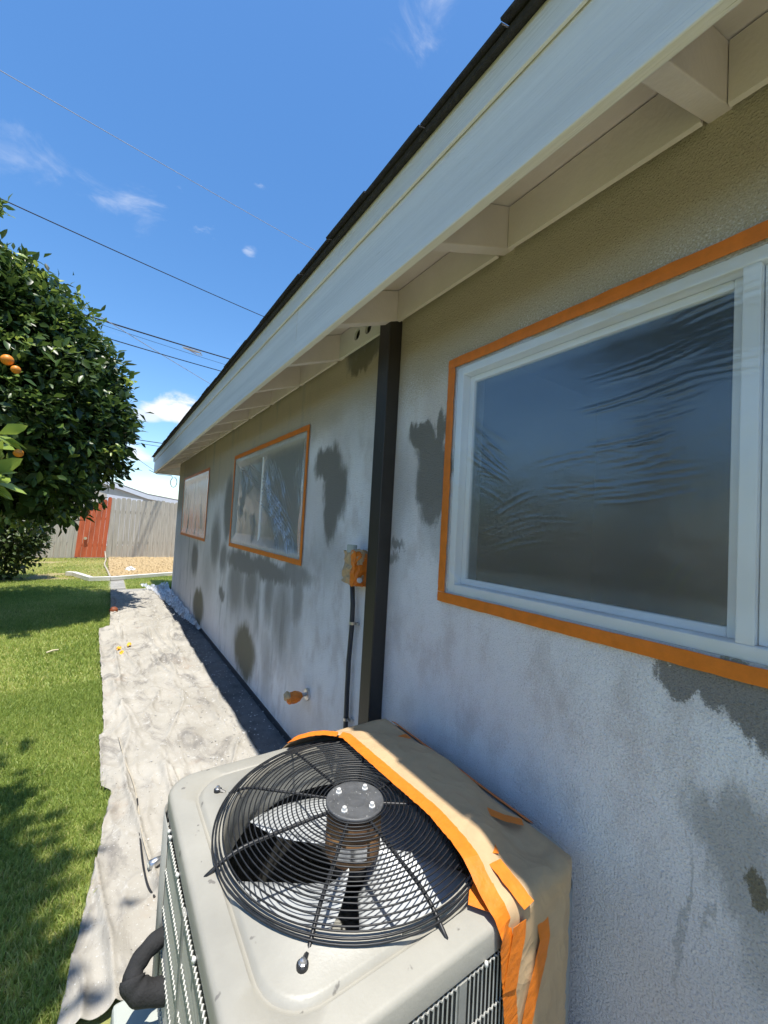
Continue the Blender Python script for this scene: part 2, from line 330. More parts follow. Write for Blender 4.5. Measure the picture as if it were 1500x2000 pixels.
def glass_mat():
    m = bpy.data.materials.new('window_glass'); m.use_nodes = True; t = m.node_tree; t.nodes.clear()
    out = t.nodes.new('ShaderNodeOutputMaterial'); tp = t.nodes.new('ShaderNodeBsdfTransparent'); gl = t.nodes.new('ShaderNodeBsdfGlossy'); gl.inputs['Roughness'].default_value = .2
    tp.inputs['Color'].default_value = (.72, .77, .78, 1)
    g = t.nodes.new('ShaderNodeNewGeometry'); dt = t.nodes.new('ShaderNodeVectorMath'); dt.operation = 'DOT_PRODUCT'
    t.links.new(g.outputs['Incoming'], dt.inputs[0]); t.links.new(g.outputs['Normal'], dt.inputs[1])
    ab = t.nodes.new('ShaderNodeMath'); ab.operation = 'ABSOLUTE'; t.links.new(dt.outputs['Value'], ab.inputs[0])
    sb = t.nodes.new('ShaderNodeMath'); sb.operation = 'SUBTRACT'; sb.inputs[0].default_value = 1; t.links.new(ab.outputs[0], sb.inputs[1])
    pw = t.nodes.new('ShaderNodeMath'); pw.operation = 'POWER'; t.links.new(sb.outputs[0], pw.inputs[0]); pw.inputs[1].default_value = 5
    fr = t.nodes.new('ShaderNodeMath'); fr.operation = 'MULTIPLY_ADD'; t.links.new(pw.outputs[0], fr.inputs[0]); fr.inputs[1].default_value = .9; fr.inputs[2].default_value = .05
    mx = t.nodes.new('ShaderNodeMixShader')
    t.links.new(fr.outputs[0], mx.inputs[0]); t.links.new(tp.outputs[0], mx.inputs[1]); t.links.new(gl.outputs[0], mx.inputs[2]); t.links.new(mx.outputs[0], out.inputs[0]); return m
M['glass'] = glass_mat()

def cloth_mat():
    m = bpy.data.materials.new('canvas_drop_cloth'); m.use_nodes = True; t = m.node_tree; t.nodes.clear(); L = t.links.new
    N = lambda k, **a: [n := t.nodes.new(k), [setattr(n, p, q) for p, q in a.items()]][0]
    out = N('ShaderNodeOutputMaterial'); b = N('ShaderNodeBsdfPrincipled'); L(b.outputs[0], out.inputs[0]); b.inputs['Roughness'].default_value = .9; b.inputs['Specular IOR Level'].default_value = .15
    P = N('ShaderNodeNewGeometry').outputs['Position']
    def noise(sc, det=5, st=(1, 1, 1), dist=0):
        mpn = N('ShaderNodeMapping'); mpn.inputs['Scale'].default_value = st; L(P, mpn.inputs[0])
        n = N('ShaderNodeTexNoise'); n.inputs['Scale'].default_value = sc; n.inputs['Detail'].default_value = det; n.inputs['Distortion'].default_value = dist; n.inputs['Roughness'].default_value = .65; L(mpn.outputs[0], n.inputs['Vector']); return n.outputs['Fac']
    def mr(v, a, b_, c=0, d=1):
        n = N('ShaderNodeMapRange'); n.inputs['From Min'].default_value = a; n.inputs['From Max'].default_value = b_; n.inputs['To Min'].default_value = c; n.inputs['To Max'].default_value = d; L(v, n.inputs[0]); return n.outputs[0]
    def mix(f, c1, c2):
        n = N('ShaderNodeMix', data_type='RGBA'); L(f, n.inputs[0])
        for i, c in ((6, c1), (7, c2)):
            if isinstance(c, tuple): n.inputs[i].default_value = (*c, 1)
            else: L(c, n.inputs[i])
        return n.outputs[2]
    c = mix(mr(noise(2.2, 6), .35, .65), (.34, .318, .275), (.45, .425, .375))
    c = mix(mr(noise(5.5, 5, (1, .5, 1), .8), .52, .66, 0, .75), c, (.165, .155, .145))
    c = mix(mr(noise(3.3, 5), .58, .72, 0, .5), c, (.34, .255, .19))
    c = mix(mr(noise(20, 5, (1, 1, 1), .5), .60, .68, 0, .7), c, (.50, .49, .46))
    c = mix(mr(noise(75, 3), .67, .70, 0, .8), c, (.10, .095, .09))
    c = mix(mr(noise(110, 2), .67, .70, 0, .9), c, (.55, .55, .53))
    L(c, b.inputs['Base Color'])
    bp = N('ShaderNodeBump'); bp.inputs['Distance'].default_value = .0016; L(noise(230, 3), bp.inputs['Height']); L(bp.outputs[0], b.inputs['Normal'])
    return m
M['cloth'] = cloth_mat()

# ------------------------------------------------------------------ mesh builder
def world_loc(o):
    v = Vector((0, 0, 0))
    while o is not None: v += o.location; o = o.parent
    return v
class MB:
    def __init__(s): s.v = []; s.f = []
    def add(s, vs, fs):
        n = len(s.v); s.v += [tuple(p) for p in vs]; s.f += [tuple(i + n for i in f) for f in fs]; return s
    def box(s, a, b):
        x0, y0, z0 = a; x1, y1, z1 = b
        return s.add([(x0, y0, z0), (x1, y0, z0), (x1, y1, z0), (x0, y1, z0), (x0, y0, z1), (x1, y0, z1), (x1, y1, z1), (x0, y1, z1)],
                     [(0, 3, 2, 1), (4, 5, 6, 7), (0, 1, 5, 4), (1, 2, 6, 5), (2, 3, 7, 6), (3, 0, 4, 7)])
    def prism(s, poly, d):   # poly list of 3d points, extruded by d
        n = len(poly); d = Vector(d); top = [tuple(Vector(p) + d) for p in poly]
        return s.add(list(poly) + top, [tuple(range(n))[::-1], tuple(range(n, 2 * n))] + [(i, (i + 1) % n, n + (i + 1) % n, n + i) for i in range(n)])
    def tube(s, pts, r, n=6, closed=False, cap=True):
        pts = [Vector(p) for p in pts]; k = len(pts); rs = r if hasattr(r, '__len__') else [r] * k
        vs = []; prev = None
        for i, p in enumerate(pts):
            t = (pts[(i + 1) % k] - pts[i - 1]) if closed else (pts[min(i + 1, k - 1)] - pts[max(i - 1, 0)])
            t.normalize()
            if prev is None: a = t.orthogonal().normalized()
            else:
                a = prev - t * prev.dot(t); a = a.normalized() if a.length > 1e-6 else t.orthogonal().normalized()
            prev = a; b = t.cross(a)
            for j in range(n):
                th = 2 * math.pi * j / n; vs.append(p + (a * math.cos(th) + b * math.sin(th)) * rs[i])
        fs = []
        for i in range(k if closed else k - 1):
            for j in range(n):
                i2 = (i + 1) % k; fs.append((i * n + j, i * n + (j + 1) % n, i2 * n + (j + 1) % n, i2 * n + j))
        if not closed and cap: fs += [tuple(range(n))[::-1], tuple(range((k - 1) * n, k * n))]
        return s.add(vs, fs)
    def lathe(s, c, prof, n=32):   # profile (r,z) about vertical axis through c
        c = Vector(c); vs = []; fs = []
        for (r, z) in prof:
            for j in range(n): th = 2 * math.pi * j / n; vs.append((c.x + r * math.cos(th), c.y + r * math.sin(th), c.z + z))
        for i in range(len(prof) - 1):
            for j in range(n): fs.append((i * n + j, i * n + (j + 1) % n, (i + 1) * n + (j + 1) % n, (i + 1) * n + j))
        return s.add(vs, fs)
    def grid(s, A):   # A array nu x nv x 3
        nu, nv = A.shape[:2]
        return s.add(A.reshape(-1, 3).tolist(), [(i * nv + j, (i + 1) * nv + j, (i + 1) * nv + j + 1, i * nv + j + 1) for i in range(nu - 1) for j in range(nv - 1)])
    def build(s, name, mat, parent=None, smooth=False, loc=None, bevel=0, thick=0, recalc=True):
        me = bpy.data.meshes.new(name); me.from_pydata(s.v, [], s.f)
        return finish(me, name, mat, parent, smooth, loc, bevel, thick, recalc)
def finish(me, name, mat, parent=None, smooth=False, loc=None, bevel=0, thick=0, recalc=True):
    off = Vector(loc) if loc is not None else (world_loc(parent) if parent else Vector((0, 0, 0)))
    if recalc:
        bm = bmesh.new(); bm.from_mesh(me); bmesh.ops.recalc_face_normals(bm, faces=bm.faces); bm.to_mesh(me); bm.free()
    if off.length > 0: me.transform(Matrix.Translation(-off))
    if mat: me.materials.append(M[mat] if isinstance(mat, str) else mat)
    o = bpy.data.objects.new(name, me); COL.objects.link(o)
    if parent: o.parent = parent
    elif loc is not None: o.location = loc
    if smooth:
        me.polygons.foreach_set('use_smooth', [True] * len(me.polygons)); me.update()
    if thick:
        md = o.modifiers.new('thickness', 'SOLIDIFY'); md.thickness = thick; md.offset = 0
    if bevel:
        md = o.modifiers.new('bevel', 'BEVEL'); md.width = bevel; md.segments = 2; md.limit_method = 'ANGLE'
    return o
def tag(o, label=None, cat=None, group=None, kind=None):
    if label: o['label'] = label
    if cat: o['category'] = cat
    if group: o['group'] = group
    if kind: o['kind'] = kind
    return o
def thing(name, label, cat, loc, group=None):
    o = bpy.data.objects.new(name, None); COL.objects.link(o); o.location = loc; o.empty_display_size = .1
    return tag(o, label, cat, group)
def share(o, name, loc, parent=None, rot=None, scale=None):
    c = o.copy(); COL.objects.link(c); c.name = name; c.location = loc
    c.parent = parent
    if rot is not None: c.rotation_euler = rot
    if scale is not None: c.scale = scale
    return c
def plate(outer, holes, x0, x1, name, mat, parent):   # a slab in the y-z plane with holes
    bm = bmesh.new()
    for loop in [outer] + holes:
        vs = [bm.verts.new((x0, a, b)) for a, b in loop]
        for i in range(len(vs)): bm.edges.new((vs[i], vs[(i + 1) % len(vs)]))
    bmesh.ops.triangle_fill(bm, edges=bm.edges[:], use_beauty=True)
    r = bmesh.ops.extrude_face_region(bm, geom=bm.faces[:])
    bmesh.ops.translate(bm, verts=[e for e in r['geom'] if isinstance(e, bmesh.types.BMVert)], vec=(x1 - x0, 0, 0))
    me = bpy.data.meshes.new(name); bm.to_mesh(me); bm.free()
    return finish(me, name, mat, parent)
def rect(y0, y1, z0, z1): return [(y0, z0), (y1, z0), (y1, z1), (y0, z1)]
def circ(y, z, r, n=20): return [(y + r * math.cos(2 * math.pi * i / n), z + r * math.sin(2 * math.pi * i / n)) for i in range(n)]

# ================================================================== ground
WX = 1.10
g = MB().add([(-400, -400, -.03), (400, -400, -.03), (400, 400, -.03), (-400, 400, -.03)], [(0, 1, 2, 3)])
tag(g.build('ground', 'soil'), kind='structure')
M['turf'] = material('turf_soil', (.22, .25, .07), .95, .3, 9, .01, 80, coord='World', col2=(.34, .34, .13))
xs = np.linspace(-9, .16, 90); ys = np.linspace(-4, 10.75, 140)
X, Y = np.meshgrid(xs, ys, indexing='ij'); Z = .012 * (fbm(X * 1.3, Y * 1.3, 5) - .5) - .006
tag(MB().grid(np.dstack([X, Y, Z])).build('lawn', 'turf', smooth=True), kind='structure')
M['dryturf'] = material('dry_turf', (.28, .25, .10), .95, .3, 7, .02, 60, coord='World', col2=(.42, .33, .16))
xs = np.linspace(-9, .2, 60); ys = np.linspace(10.75, 15.6, 50)
X, Y = np.meshgrid(xs, ys, indexing='ij'); Z = .03 * (fbm(X * 1.1, Y * 1.1, 6) - .5) + .0
tag(MB().grid(np.dstack([X, Y, Z])).build('dry_lawn', 'dryturf', smooth=True), kind='structure')
p = MB().box((.20, -3, -.12), (.90, 9.3, 0.0)); tag(p.build('path', 'conc', bevel=.008), kind='structure')
p = MB().box((.12, 9.3, -.1), (.40, 10.9, .012)); tag(p.build('path_strip', 'conc', bevel=.006), kind='structure')
xs = np.linspace(.90, 1.12, 22); ys = np.linspace(-3, 9.0, 500)
X, Y = np.meshgrid(xs, ys, indexing='ij'); Z = .022 * (fbm(X * 14, Y * 14, 8) - .5) - .004
tag(MB().grid(np.dstack([X, Y, Z])).build('soil_strip', 'stripsoil', smooth=True), kind='structure')
xs = np.linspace(.40, 6, 80); ys = np.linspace(9.3, 10.9, 30)
X, Y = np.meshgrid(xs, ys, indexing='ij'); Z = .02 * (fbm(X * 2, Y * 2, 9) - .5)
tag(MB().grid(np.dstack([X, Y, Z])).build('side_lawn', 'turf', smooth=True), kind='structure')
xs = np.linspace(.13, 6, 120); ys = np.linspace(10.9, 15.7, 110)
X, Y = np.meshgrid(xs, ys, indexing='ij'); Z = .05 * (fbm(X * 3, Y * 3, 10) - .5) + .02
tag(MB().grid(np.dstack([X, Y, Z])).build('gravel_bed', 'gravel', smooth=True), kind='structure')
# loose stones of the gravel bed, too many to pick apart
def stones(n, x0, x1, y0, y1, r0, r1, z, name, mat, label, cat):
    ico = np.array([(1, 0, 0), (-1, 0, 0), (0, 1, 0), (0, -1, 0), (0, 0, 1), (0, 0, -1)], float)
    fc = np.array([(0, 2, 4), (2, 1, 4), (1, 3, 4), (3, 0, 4), (2, 0, 5), (1, 2, 5), (3, 1, 5), (0, 3, 5)])
    c = np.stack([rng.uniform(x0, x1, n), rng.uniform(y0, y1, n), np.full(n, z)], 1); r = rng.uniform(r0, r1, (n, 1, 1)) * rng.uniform(.5, 1.2, (n, 1, 3))
    v = (ico[None] + rng.normal(0, .15, (n, 6, 3))) * r
    a = rng.uniform(0, 6.3, n); ca, sa = np.cos(a)[:, None], np.sin(a)[:, None]
    v = np.stack([v[..., 0] * ca - v[..., 1] * sa, v[..., 0] * sa + v[..., 1] * ca, v[..., 2]], 2) + c[:, None]
    f = (fc[None] + 6 * np.arange(n)[:, None, None]).reshape(-1, 3)
    o = np_mesh(name, v.reshape(-1, 3), f, mat); return tag(o, label, cat, kind='stuff')
def np_mesh(name, v, f, mat, parent=None, rnd=None, loc=None, smooth=False):
    me = bpy.data.meshes.new(name); k = f.shape[1]
    if parent: v = v - np.array(world_loc(parent))
    elif loc is not None: v = v - np.array(loc)
    me.vertices.add(len(v)); me.vertices.foreach_set('co', np.ascontiguousarray(v, dtype=np.float32).ravel())
    me.loops.add(f.size); me.loops.foreach_set('vertex_index', np.ascontiguousarray(f, dtype=np.int32).ravel())
    me.polygons.add(len(f)); me.polygons.foreach_set('loop_start', np.arange(0, f.size, k, dtype=np.int32))
    me.update(calc_edges=True); me.validate()
    if rnd is not None:
        a = me.attributes.new('rnd', 'FLOAT', 'POINT'); a.data.foreach_set('value', np.ascontiguousarray(rnd, dtype=np.float32))
    me.materials.append(M[mat]); o = bpy.data.objects.new(name, me); COL.objects.link(o)
    if smooth: me.polygons.foreach_set('use_smooth', np.ones(len(f), bool))
    if parent: o.parent = parent
    elif loc is not None: o.location = loc
    return o
stones(9000, .14, 3.2, 10.95, 15.6, .015, .04, .03, 'loose_gravel', 'gravel', 'tan gravel and bark chips spread below the fence', 'gravel')

# grass blades
def grass(n, sampler, hmin, hmax, w, name, label, dry=0.0):
    x, y = sampler(n); k = len(x)
    h = rng.uniform(hmin, hmax, k); a = rng.uniform(0, 2 * np.pi, k); lean = rng.uniform(.15, .95, k); b = rng.uniform(0, 2 * np.pi, k)
    cl = fbm(x * 2.2, y * 2.2, 31); h = h * (.7 + .6 * cl)
    wx, wy = np.cos(a) * w / 2 * rng.uniform(.7, 1.3, k), np.sin(a) * w / 2
    dx, dy = np.cos(b) * lean * h, np.sin(b) * lean * h
    z = np.full(k, -.008); zt = h * np.sqrt(np.maximum(.05, 1 - lean ** 2 * .8))
    v = np.zeros((k, 5, 3))
    v[:, 0] = np.stack([x - wx, y - wy, z], 1); v[:, 1] = np.stack([x + wx, y + wy, z], 1)
    v[:, 2] = np.stack([x + wx * .8 + dx * .45, y + wy * .8 + dy * .45, z + zt * .65], 1); v[:, 3] = np.stack([x - wx * .8 + dx * .45, y - wy * .8 + dy * .45, z + zt * .65], 1)
    v[:, 4] = np.stack([x + dx, y + dy, z + zt], 1)
    f = np.array([(0, 1, 2), (0, 2, 3), (3, 2, 4)])[None] + 5 * np.arange(k)[:, None, None]
    patch = fbm(x * 1.1 + 9, y * 1.1, 77); r = np.clip(rng.normal(.42, .2, k) + (patch - .47) * 1.1 + dry, 0, 1)
    o = np_mesh(name, v.reshape(-1, 3), f.reshape(-1, 3), 'grass', rnd=np.repeat(r, 5)); return tag(o, label, 'grass', kind='stuff')
def left_edge(y):   # left border of the drop cloth
    y = np.asarray(y, float)
    return np.interp(y, [1.40, 1.5, 1.8, 2.3, 2.55, 2.62, 2.85, 3.2, 3.25, 3.6, 4.05, 4.6, 5.3, 5.9, 6.0, 7.0, 8.9],
                     [-.03, -.017, .024, .085, .115, .07, .065, .055, .075, .07, .065, .045, .03, .012, .12, .135, .145])
def samp_view(y0, y1, xl):
    def s(n):
        y = y0 + (y1 - y0) * rng.random(n) ** 1.0; x = xl + (.22 - xl) * rng.random(n)
        k = (x < left_edge(y) + .004) & (x > -.21 * y - .45); return x[k], y[k]
    return s
grass(170000, samp_view(1.1, 4.3, -1.3), .022, .05, .0042, 'grass', 'mown green lawn grass left of the drop cloth, nearest part')
grass(130000, samp_view(4.3, 10.8, -2.6), .025, .055, .0075, 'grass', 'mown green lawn grass further off, shaded by the orange tree')
def samp_rest(n):
    y = rng.uniform(-1, 10.7, n); x = rng.uniform(-6.5, .1, n); k = (x < -.21 * y - .4); return x[k], y[k]
grass(60000, samp_rest, .03, .06, .012, 'grass', 'mown lawn grass at the far left below the near tree')
def samp_side(n): return rng.uniform(.42, 3, n), rng.uniform(9.32, 10.9, n)
grass(26000, samp_side, .03, .06, .009, 'grass', 'small green grass patch between drop cloth and gravel')
def samp_dry(n):
    y = rng.uniform(10.75, 15.5, n); x = rng.uniform(-4, .12, n); k = fbm(x * 1.2, y * 1.2, 3) > .40; return x[k], y[k]
grass(38000, samp_dry, .025, .06, .014, 'dry_grass', 'dry yellowish grass in front of the fence', .32)

# ================================================================== house
house = thing('house', 'single storey stucco house under repainting with long eave and taped windows', 'house', (3.5, 3, 0))
WIN = [(-.62, 1.152, 1.236, 2.11), (2.585, 4.45, 1.222, 2.10), (5.815, 7.87, 1.19, 2.10)]
wall = plate(rect(-5, 8.6, -.1, 2.47), [rect(*w) for w in WIN], WX, WX + .16, 'wall', 'stucco', house)
ew = MB().box((WX + .16, 8.44, -.1), (6.5, 8.6, 3.0)); ew.build('wall', 'nwall', house)
bs = MB().box((WX - .006, -5, -.05), (WX - .001, 8.59, .045)); bs.build('weep_screed', 'rubber', house)
SL = .388
zb = lambda x: 2.455 + SL * (x - WX)        # rafter underside
zs = lambda x: zb(x) + .15                  # boards above the rafters
FX = .765
# eave boards (two runs with an open joint) seen from below
def board_strip(x0, x1, y0, y1, name):
    m = MB().prism([(x0, y0, zs(x0)), (x1, y0, zs(x1)), (x1, y0, zs(x1) + .02), (x0, y0, zs(x0) + .02)], (0, y1 - y0, 0)); return m.build(name, 'eave', house)
board_strip(FX, .96, -5, 9.5, 'eave_board'); board_strip(.964, 1.30, -5, 9.5, 'eave_board'); board_strip(1.304, 3.6, 8.62, 9.5, 'eave_board')
# rafters and the blocks between them
ry = [.308 - .6 * k for k in range(8, 0, -1)] + [.308, .90, 1.535, 2.11, 2.70, 3.32, 3.95, 4.56, 5.17, 5.78, 6.39, 7.0, 7.61, 8.22, 8.83, 9.40]
RW = .046
for y in ry:
    xe = WX + .03 if y < 8.5 else 2.6
    m = MB().prism([(FX, y, zb(FX)), (xe, y, zb(xe)), (xe, y, zs(xe) - .002), (FX, y, zs(FX) - .002)], (0, RW, 0)); m.build('rafter', 'eave', house, bevel=.003)
BX = 1.062
for a, b in zip(ry[:-1], ry[1:]):
    if a > 8.5: continue
    y0, y1 = a + RW + .002, b - .002
    hl = []
    if abs(a - 1.535) < .01:
        for (u, v) in ((697, 653), (719, 640)):
            c = on_x(u, v, BX); hl.append(circ(c.y, c.z, .032))
    blk = plate(rect(y0, min(y1, 8.59), 2.440, zs(BX) - .006), hl, BX, WX - .022, 'frieze_block', 'eave' if not hl else 'white', house)
    if hl:
        blk['label'] = 'frieze block with two round vent holes beside the dark post'
        for c in hl:
            cy = sum(p[0] for p in c) / len(c); cz = sum(p[1] for p in c) / len(c)
            MB().box((WX - .020, cy - .04, cz - .04), (WX - .017, cy + .04, cz + .04)).build('hole_shade_sheet', 'holeshade', blk)  # near-black sheet behind the hole, shade put in as colour
# fascia, trim, roof
FO = .735
for a, b in ((-5, 1.958), (1.962, 5.838), (5.842, 9.5)):
    MB().box((FO + random.uniform(-.001, .001), a, 2.318), (FX - .001, b, 2.60)).build('fascia', 'trim', house, bevel=.004)
for a, b in ((-5, 3.198), (3.202, 9.522)):
    MB().box((FO - .011 + random.uniform(-.001, .001), a, 2.553), (FO - .0025, b, 2.652)).build('fascia_trim', 'trim', house, bevel=.003)
m = MB().box((FO, 9.501, 2.318), (3.8, 9.532, 2.60)); m.build('fascia', 'trim', house, bevel=.004)
m = MB().box((FO - .021, 9.534, 2.553), (3.8, 9.555, 2.648)); m.build('fascia_trim', 'trim', house, bevel=.003)
EX, EZ, EY = .700, 2.650, 9.57
zr = lambda x: EZ + SL * (x - EX)
rx = 5.4; ryd = EY - (rx - EX)
roof = MB().add([(EX, -5, EZ), (EX, EY, EZ), (rx, ryd, zr(rx)), (rx, -5, zr(rx)), (2 * rx - EX, EY, EZ), (2 * rx - EX, -5, EZ)],
                [(0, 1, 2, 3), (1, 4, 2), (3, 2, 4, 5)]).build('roof', 'shingle', house, thick=.012)
sh0 = MB().box((-.006, 0, .0), (.30, .299, .006))
for i in range(3): pass
sho = None; y = -3.0; i = 0
while y < EY - .1:
    wv = random.choice([.30, .30, .30, .28])
    if sho is None:
        sho = sh0.build('shingle', 'shingle', None); c = sho; c.parent = roof
    else: c = share(sho, 'shingle', (0, 0, 0), roof)
    base = Vector((EX - .012 + random.uniform(-.005, .004), y, EZ + .006 + random.uniform(0, .003)))
    c.location = base - world_loc(roof); c.rotation_euler = (random.uniform(-.01, .01), -math.atan(SL) + random.uniform(-.02, .02), random.uniform(-.01, .01))
    y += .302; i += 1
# windows
def window(i, w, mull, curtain, sr=.022, mh=.0155):
    y0, y1, z0, z1 = w
    win = MB()
    fr = .032
    for (a, b, c, d) in ((y0, y0 + fr, z0, z1), (y1 - fr, y1, z0, z1), (y0 + fr, y1 - fr, z0, z0 + fr), (y0 + fr, y1 - fr, z1 - fr, z1)):
        win.box((WX + .004, a, c), (WX + .075, b, d))
    wo = win.build('window', 'vinyl', house, bevel=.003)
    parts = [(y0 + fr, mull - mh - .0005), (mull + mh + .0005, y1 - fr)]
    MB().box((WX + .006, mull - mh, z0 + fr + .0005), (WX + .072, mull + mh, z1 - fr - .0005)).build('mullion', 'vinyl', wo, bevel=.002)
    for k, (a, b) in enumerate(parts):
        s = MB(); X0, X1 = WX + .026 + .014 * k, WX + .062; a += .001; b -= .001; c, d = z0 + fr + .001, z1 - fr - .001
        for (p, q, r, t) in ((a, a + sr, c, d), (b - sr, b, c, d), (a + sr, b - sr, c, c + sr), (a + sr, b - sr, d - sr, d)): s.box((X0, p, r), (X1, q, t))
        s.build('sash', 'vinyl', wo, bevel=.003)
        MB().box((X0 + .012, a + sr - .004, c + sr - .004), (X0 + .017, b - sr + .004, d - sr + .004)).build('pane', 'glass', wo)
    # room behind
    rm = MB(); D = 1.6
    rm.add([(WX + .165, y0 - .3, z0 - .5), (WX + .165, y1 + .3, z0 - .5), (WX + .165, y1 + .3, z1 + .3), (WX + .165, y0 - .3, z1 + .3),
            (WX + D, y0 - .3, z0 - .5), (WX + D, y1 + .3, z0 - .5), (WX + D, y1 + .3, z1 + .3), (WX + D, y0 - .3, z1 + .3)],
           [(4, 5, 6, 7), (0, 1, 5, 4), (3, 2, 6, 7), (0, 3, 7, 4), (1, 2, 6, 5)])
    rm.build('room', 'room', wo)
    for (a, b) in curtain:
        n = 120; t = np.linspace(a, b, n); xx = WX + .13 + .012 * np.sin(t * 60) + .006 * np.sin(t * 23)
        A = np.zeros((n, 2, 3)); A[:, 0] = np.stack([xx, t, np.full(n, z0 + .01)], 1); A[:, 1] = np.stack([xx, t, np.full(n, z1 - .01)], 1)
        MB().grid(A).build('curtain', 'curtain', wo, smooth=True)
window(0, WIN[0], .270, [])
window(1, WIN[1], 3.56, [(3.6, 4.44)], .010, .011)
window(2, WIN[2], 6.85, [(5.83, 7.86)], .010, .010)

# masking film + tape on the windows
def seg_ridges(Yg, Zg, segs):
    H_ = np.zeros_like(Yg)
    for (ya, za, yb, zb_, w, amp) in segs:
        d = np.array([yb - ya, zb_ - za]); Ls = np.hypot(*d); d = d / max(Ls, 1e-6)
        t = ((Yg - ya) * d[0] + (Zg - za) * d[1]) / Ls; bow = .03 * Ls * np.sin(np.clip(t, 0, 1) * math.pi)
        n = -(Yg - ya) * d[1] + (Zg - za) * d[0] + bow
        H_ += amp * np.exp(-(n / w) ** 2) * np.clip(np.minimum(t, 1 - t) * 5, 0, 1) * ((t > 0) & (t < 1)) - .5 * amp * np.exp(-((n - 1.6 * w) / w) ** 2) * np.clip(np.minimum(t, 1 - t) * 5, 0, 1) * ((t > 0) & (t < 1))
    return H_
RG = 1.0
def film(w, segs, mat, label, sag, res=.0045):
    y0, y1, z0, z1 = w; e = .012; y0 -= e; y1 += e; z0 -= e; z1 += e
    root = thing('masking_film', label, 'plastic film', (WX, (y0 + y1) / 2, z0), 'masking films taped over the windows')
    ny = int((y1 - y0) / res); nz_ = int((z1 - z0) / res)
    Yg, Zg = np.meshgrid(np.linspace(y0, y1, ny), np.linspace(z0, z1, nz_), indexing='ij')
    ed = np.minimum(np.minimum(Yg - y0, y1 - Yg), np.minimum(Zg - z0, z1 - Zg)); k = np.clip((ed - .02) / .11, 0, 1); k = k * k * (3 - 2 * k)
    Xg = WX - .005 + sag * k - RG * seg_ridges(Yg, Zg, segs) * np.clip(ed / .05, .25, 1) - .003 * (fbm(Yg * 9, Zg * 9, 4) - .5)
    Xg -= .0016 * (fbm(Yg * 34, Zg * 60, 14) - .5) * np.exp(-(ed / .06) ** 2) * 2
    Xg = np.minimum(Xg, WX + .0035 + .028 * k)
    MB().grid(np.dstack([Xg, Yg, Zg])).build('film', mat, root, smooth=True, recalc=False)
    tw = .037
    for (a, b, c, d, hor) in ((y0 - tw + .008, y1 + tw - .008, z0 - tw + .008, z0 + .008, 1), (y0 - tw + .008, y1 + tw - .008, z1 - .008, z1 + tw - .008, 1),
                              (y0 - tw + .008, y0 + .008, z0 + .009, z1 - .009, 0), (y1 - .008, y1 + tw - .008, z0 + .009, z1 - .009, 0)):
        n = 160; t = np.linspace(0, 1, n); j1 = .0035 * (fbm(t * 60, t * 0, int(rng.integers(99))) - .5); j2 = .0065 * (fbm(t * 26, t * 0 + 5, int(rng.integers(99))) - .5)
        A = np.zeros((n, 3, 3)); bw = .0015 * (vnoise(t * 40, t * 0, 3))
        for q, f_ in enumerate((0, .5, 1)):
            xx = np.full(n, WX - .0085) - bw * (q == 1)
            if hor: A[:, q] = np.stack([xx, a + (b - a) * t, (c + j1) * (1 - f_) + (d + j2) * f_], 1)
            else: A[:, q] = np.stack([xx, (a + j2) * (1 - f_) + (b + j1) * f_, c + (d - c) * t], 1)
        MB().grid(A).build('tape', 'tape', root, thick=.0012)
    return root
def fan(n, y, z, ang0, ang1, l0, l1, start=0, w=.004, amp=.0035, seed=1):
    r = random.Random(seed); o = []
    for i in range(n):
        a = math.radians(ang0 + (ang1 - ang0) * (i + r.uniform(-.3, .3)) / max(1, n - 1)); s = start * r.uniform(.6, 1.4); l = r.uniform(l0, l1)
        o.append((y + s * math.cos(a), z + s * math.sin(a), y + (s + l) * math.cos(a), z + (s + l) * math.sin(a), w * r.uniform(.7, 1.4), amp * r.uniform(.5, 1.3)))
    return o
def par(n, y, z, dy, dz, ang, l, w=.004, amp=.003, seed=1):
    r = random.Random(seed); o = []
    for i in range(n):
        a = math.radians(ang + r.uniform(-6, 6)); yy = y + dy * r.random(); zz = z + dz * r.random(); ll = l * r.uniform(.5, 1.3)
        o.append((yy, zz, yy + ll * math.cos(a), zz + ll * math.sin(a), w * r.uniform(.7, 1.4), amp * r.uniform(.5, 1.3)))
    return o
# film 1 : taut; y runs towards the left of the picture
s1 = par(16, .33, 1.58, .05, .40, 172, -.22, .0035, .0022, 3) + par(12, .86, 1.62, .10, .16, 215, -.20, .0035, .0026, 4) + fan(9, 1.09, 1.29, 205, 250, -.16, -.08, .02, .003, .003, 5) \
   + par(8, .5, 1.5, .3, .2, 176, .22, .003, .0018, 6) + par(9, .85, 1.36, .15, .22, 160, .16, .003, .0026, 8) + par(9, .38, 1.30, .1, .12, 120, .09, .003, .002, 9) + par(10, .32, 1.85, .1, .2, 178, .25, .003, .0016, 11) \
   + par(12, -.55, 1.3, .6, .7, 170, .2, .003, .002, 12) + par(7, .95, 1.6, .08, .1, 200, .12, .003, .002, 13)
film(WIN[0], [(a, b, c, d, w * .75, h * .5) for (a, b, c, d, w, h) in s1 + [(q[0] + .02, q[1] + .017, q[2] + .02, q[3] + .017, q[4], q[5]) for q in s1]], 'film', 'clear masking film with orange tape frame over the largest, nearest window', .008)
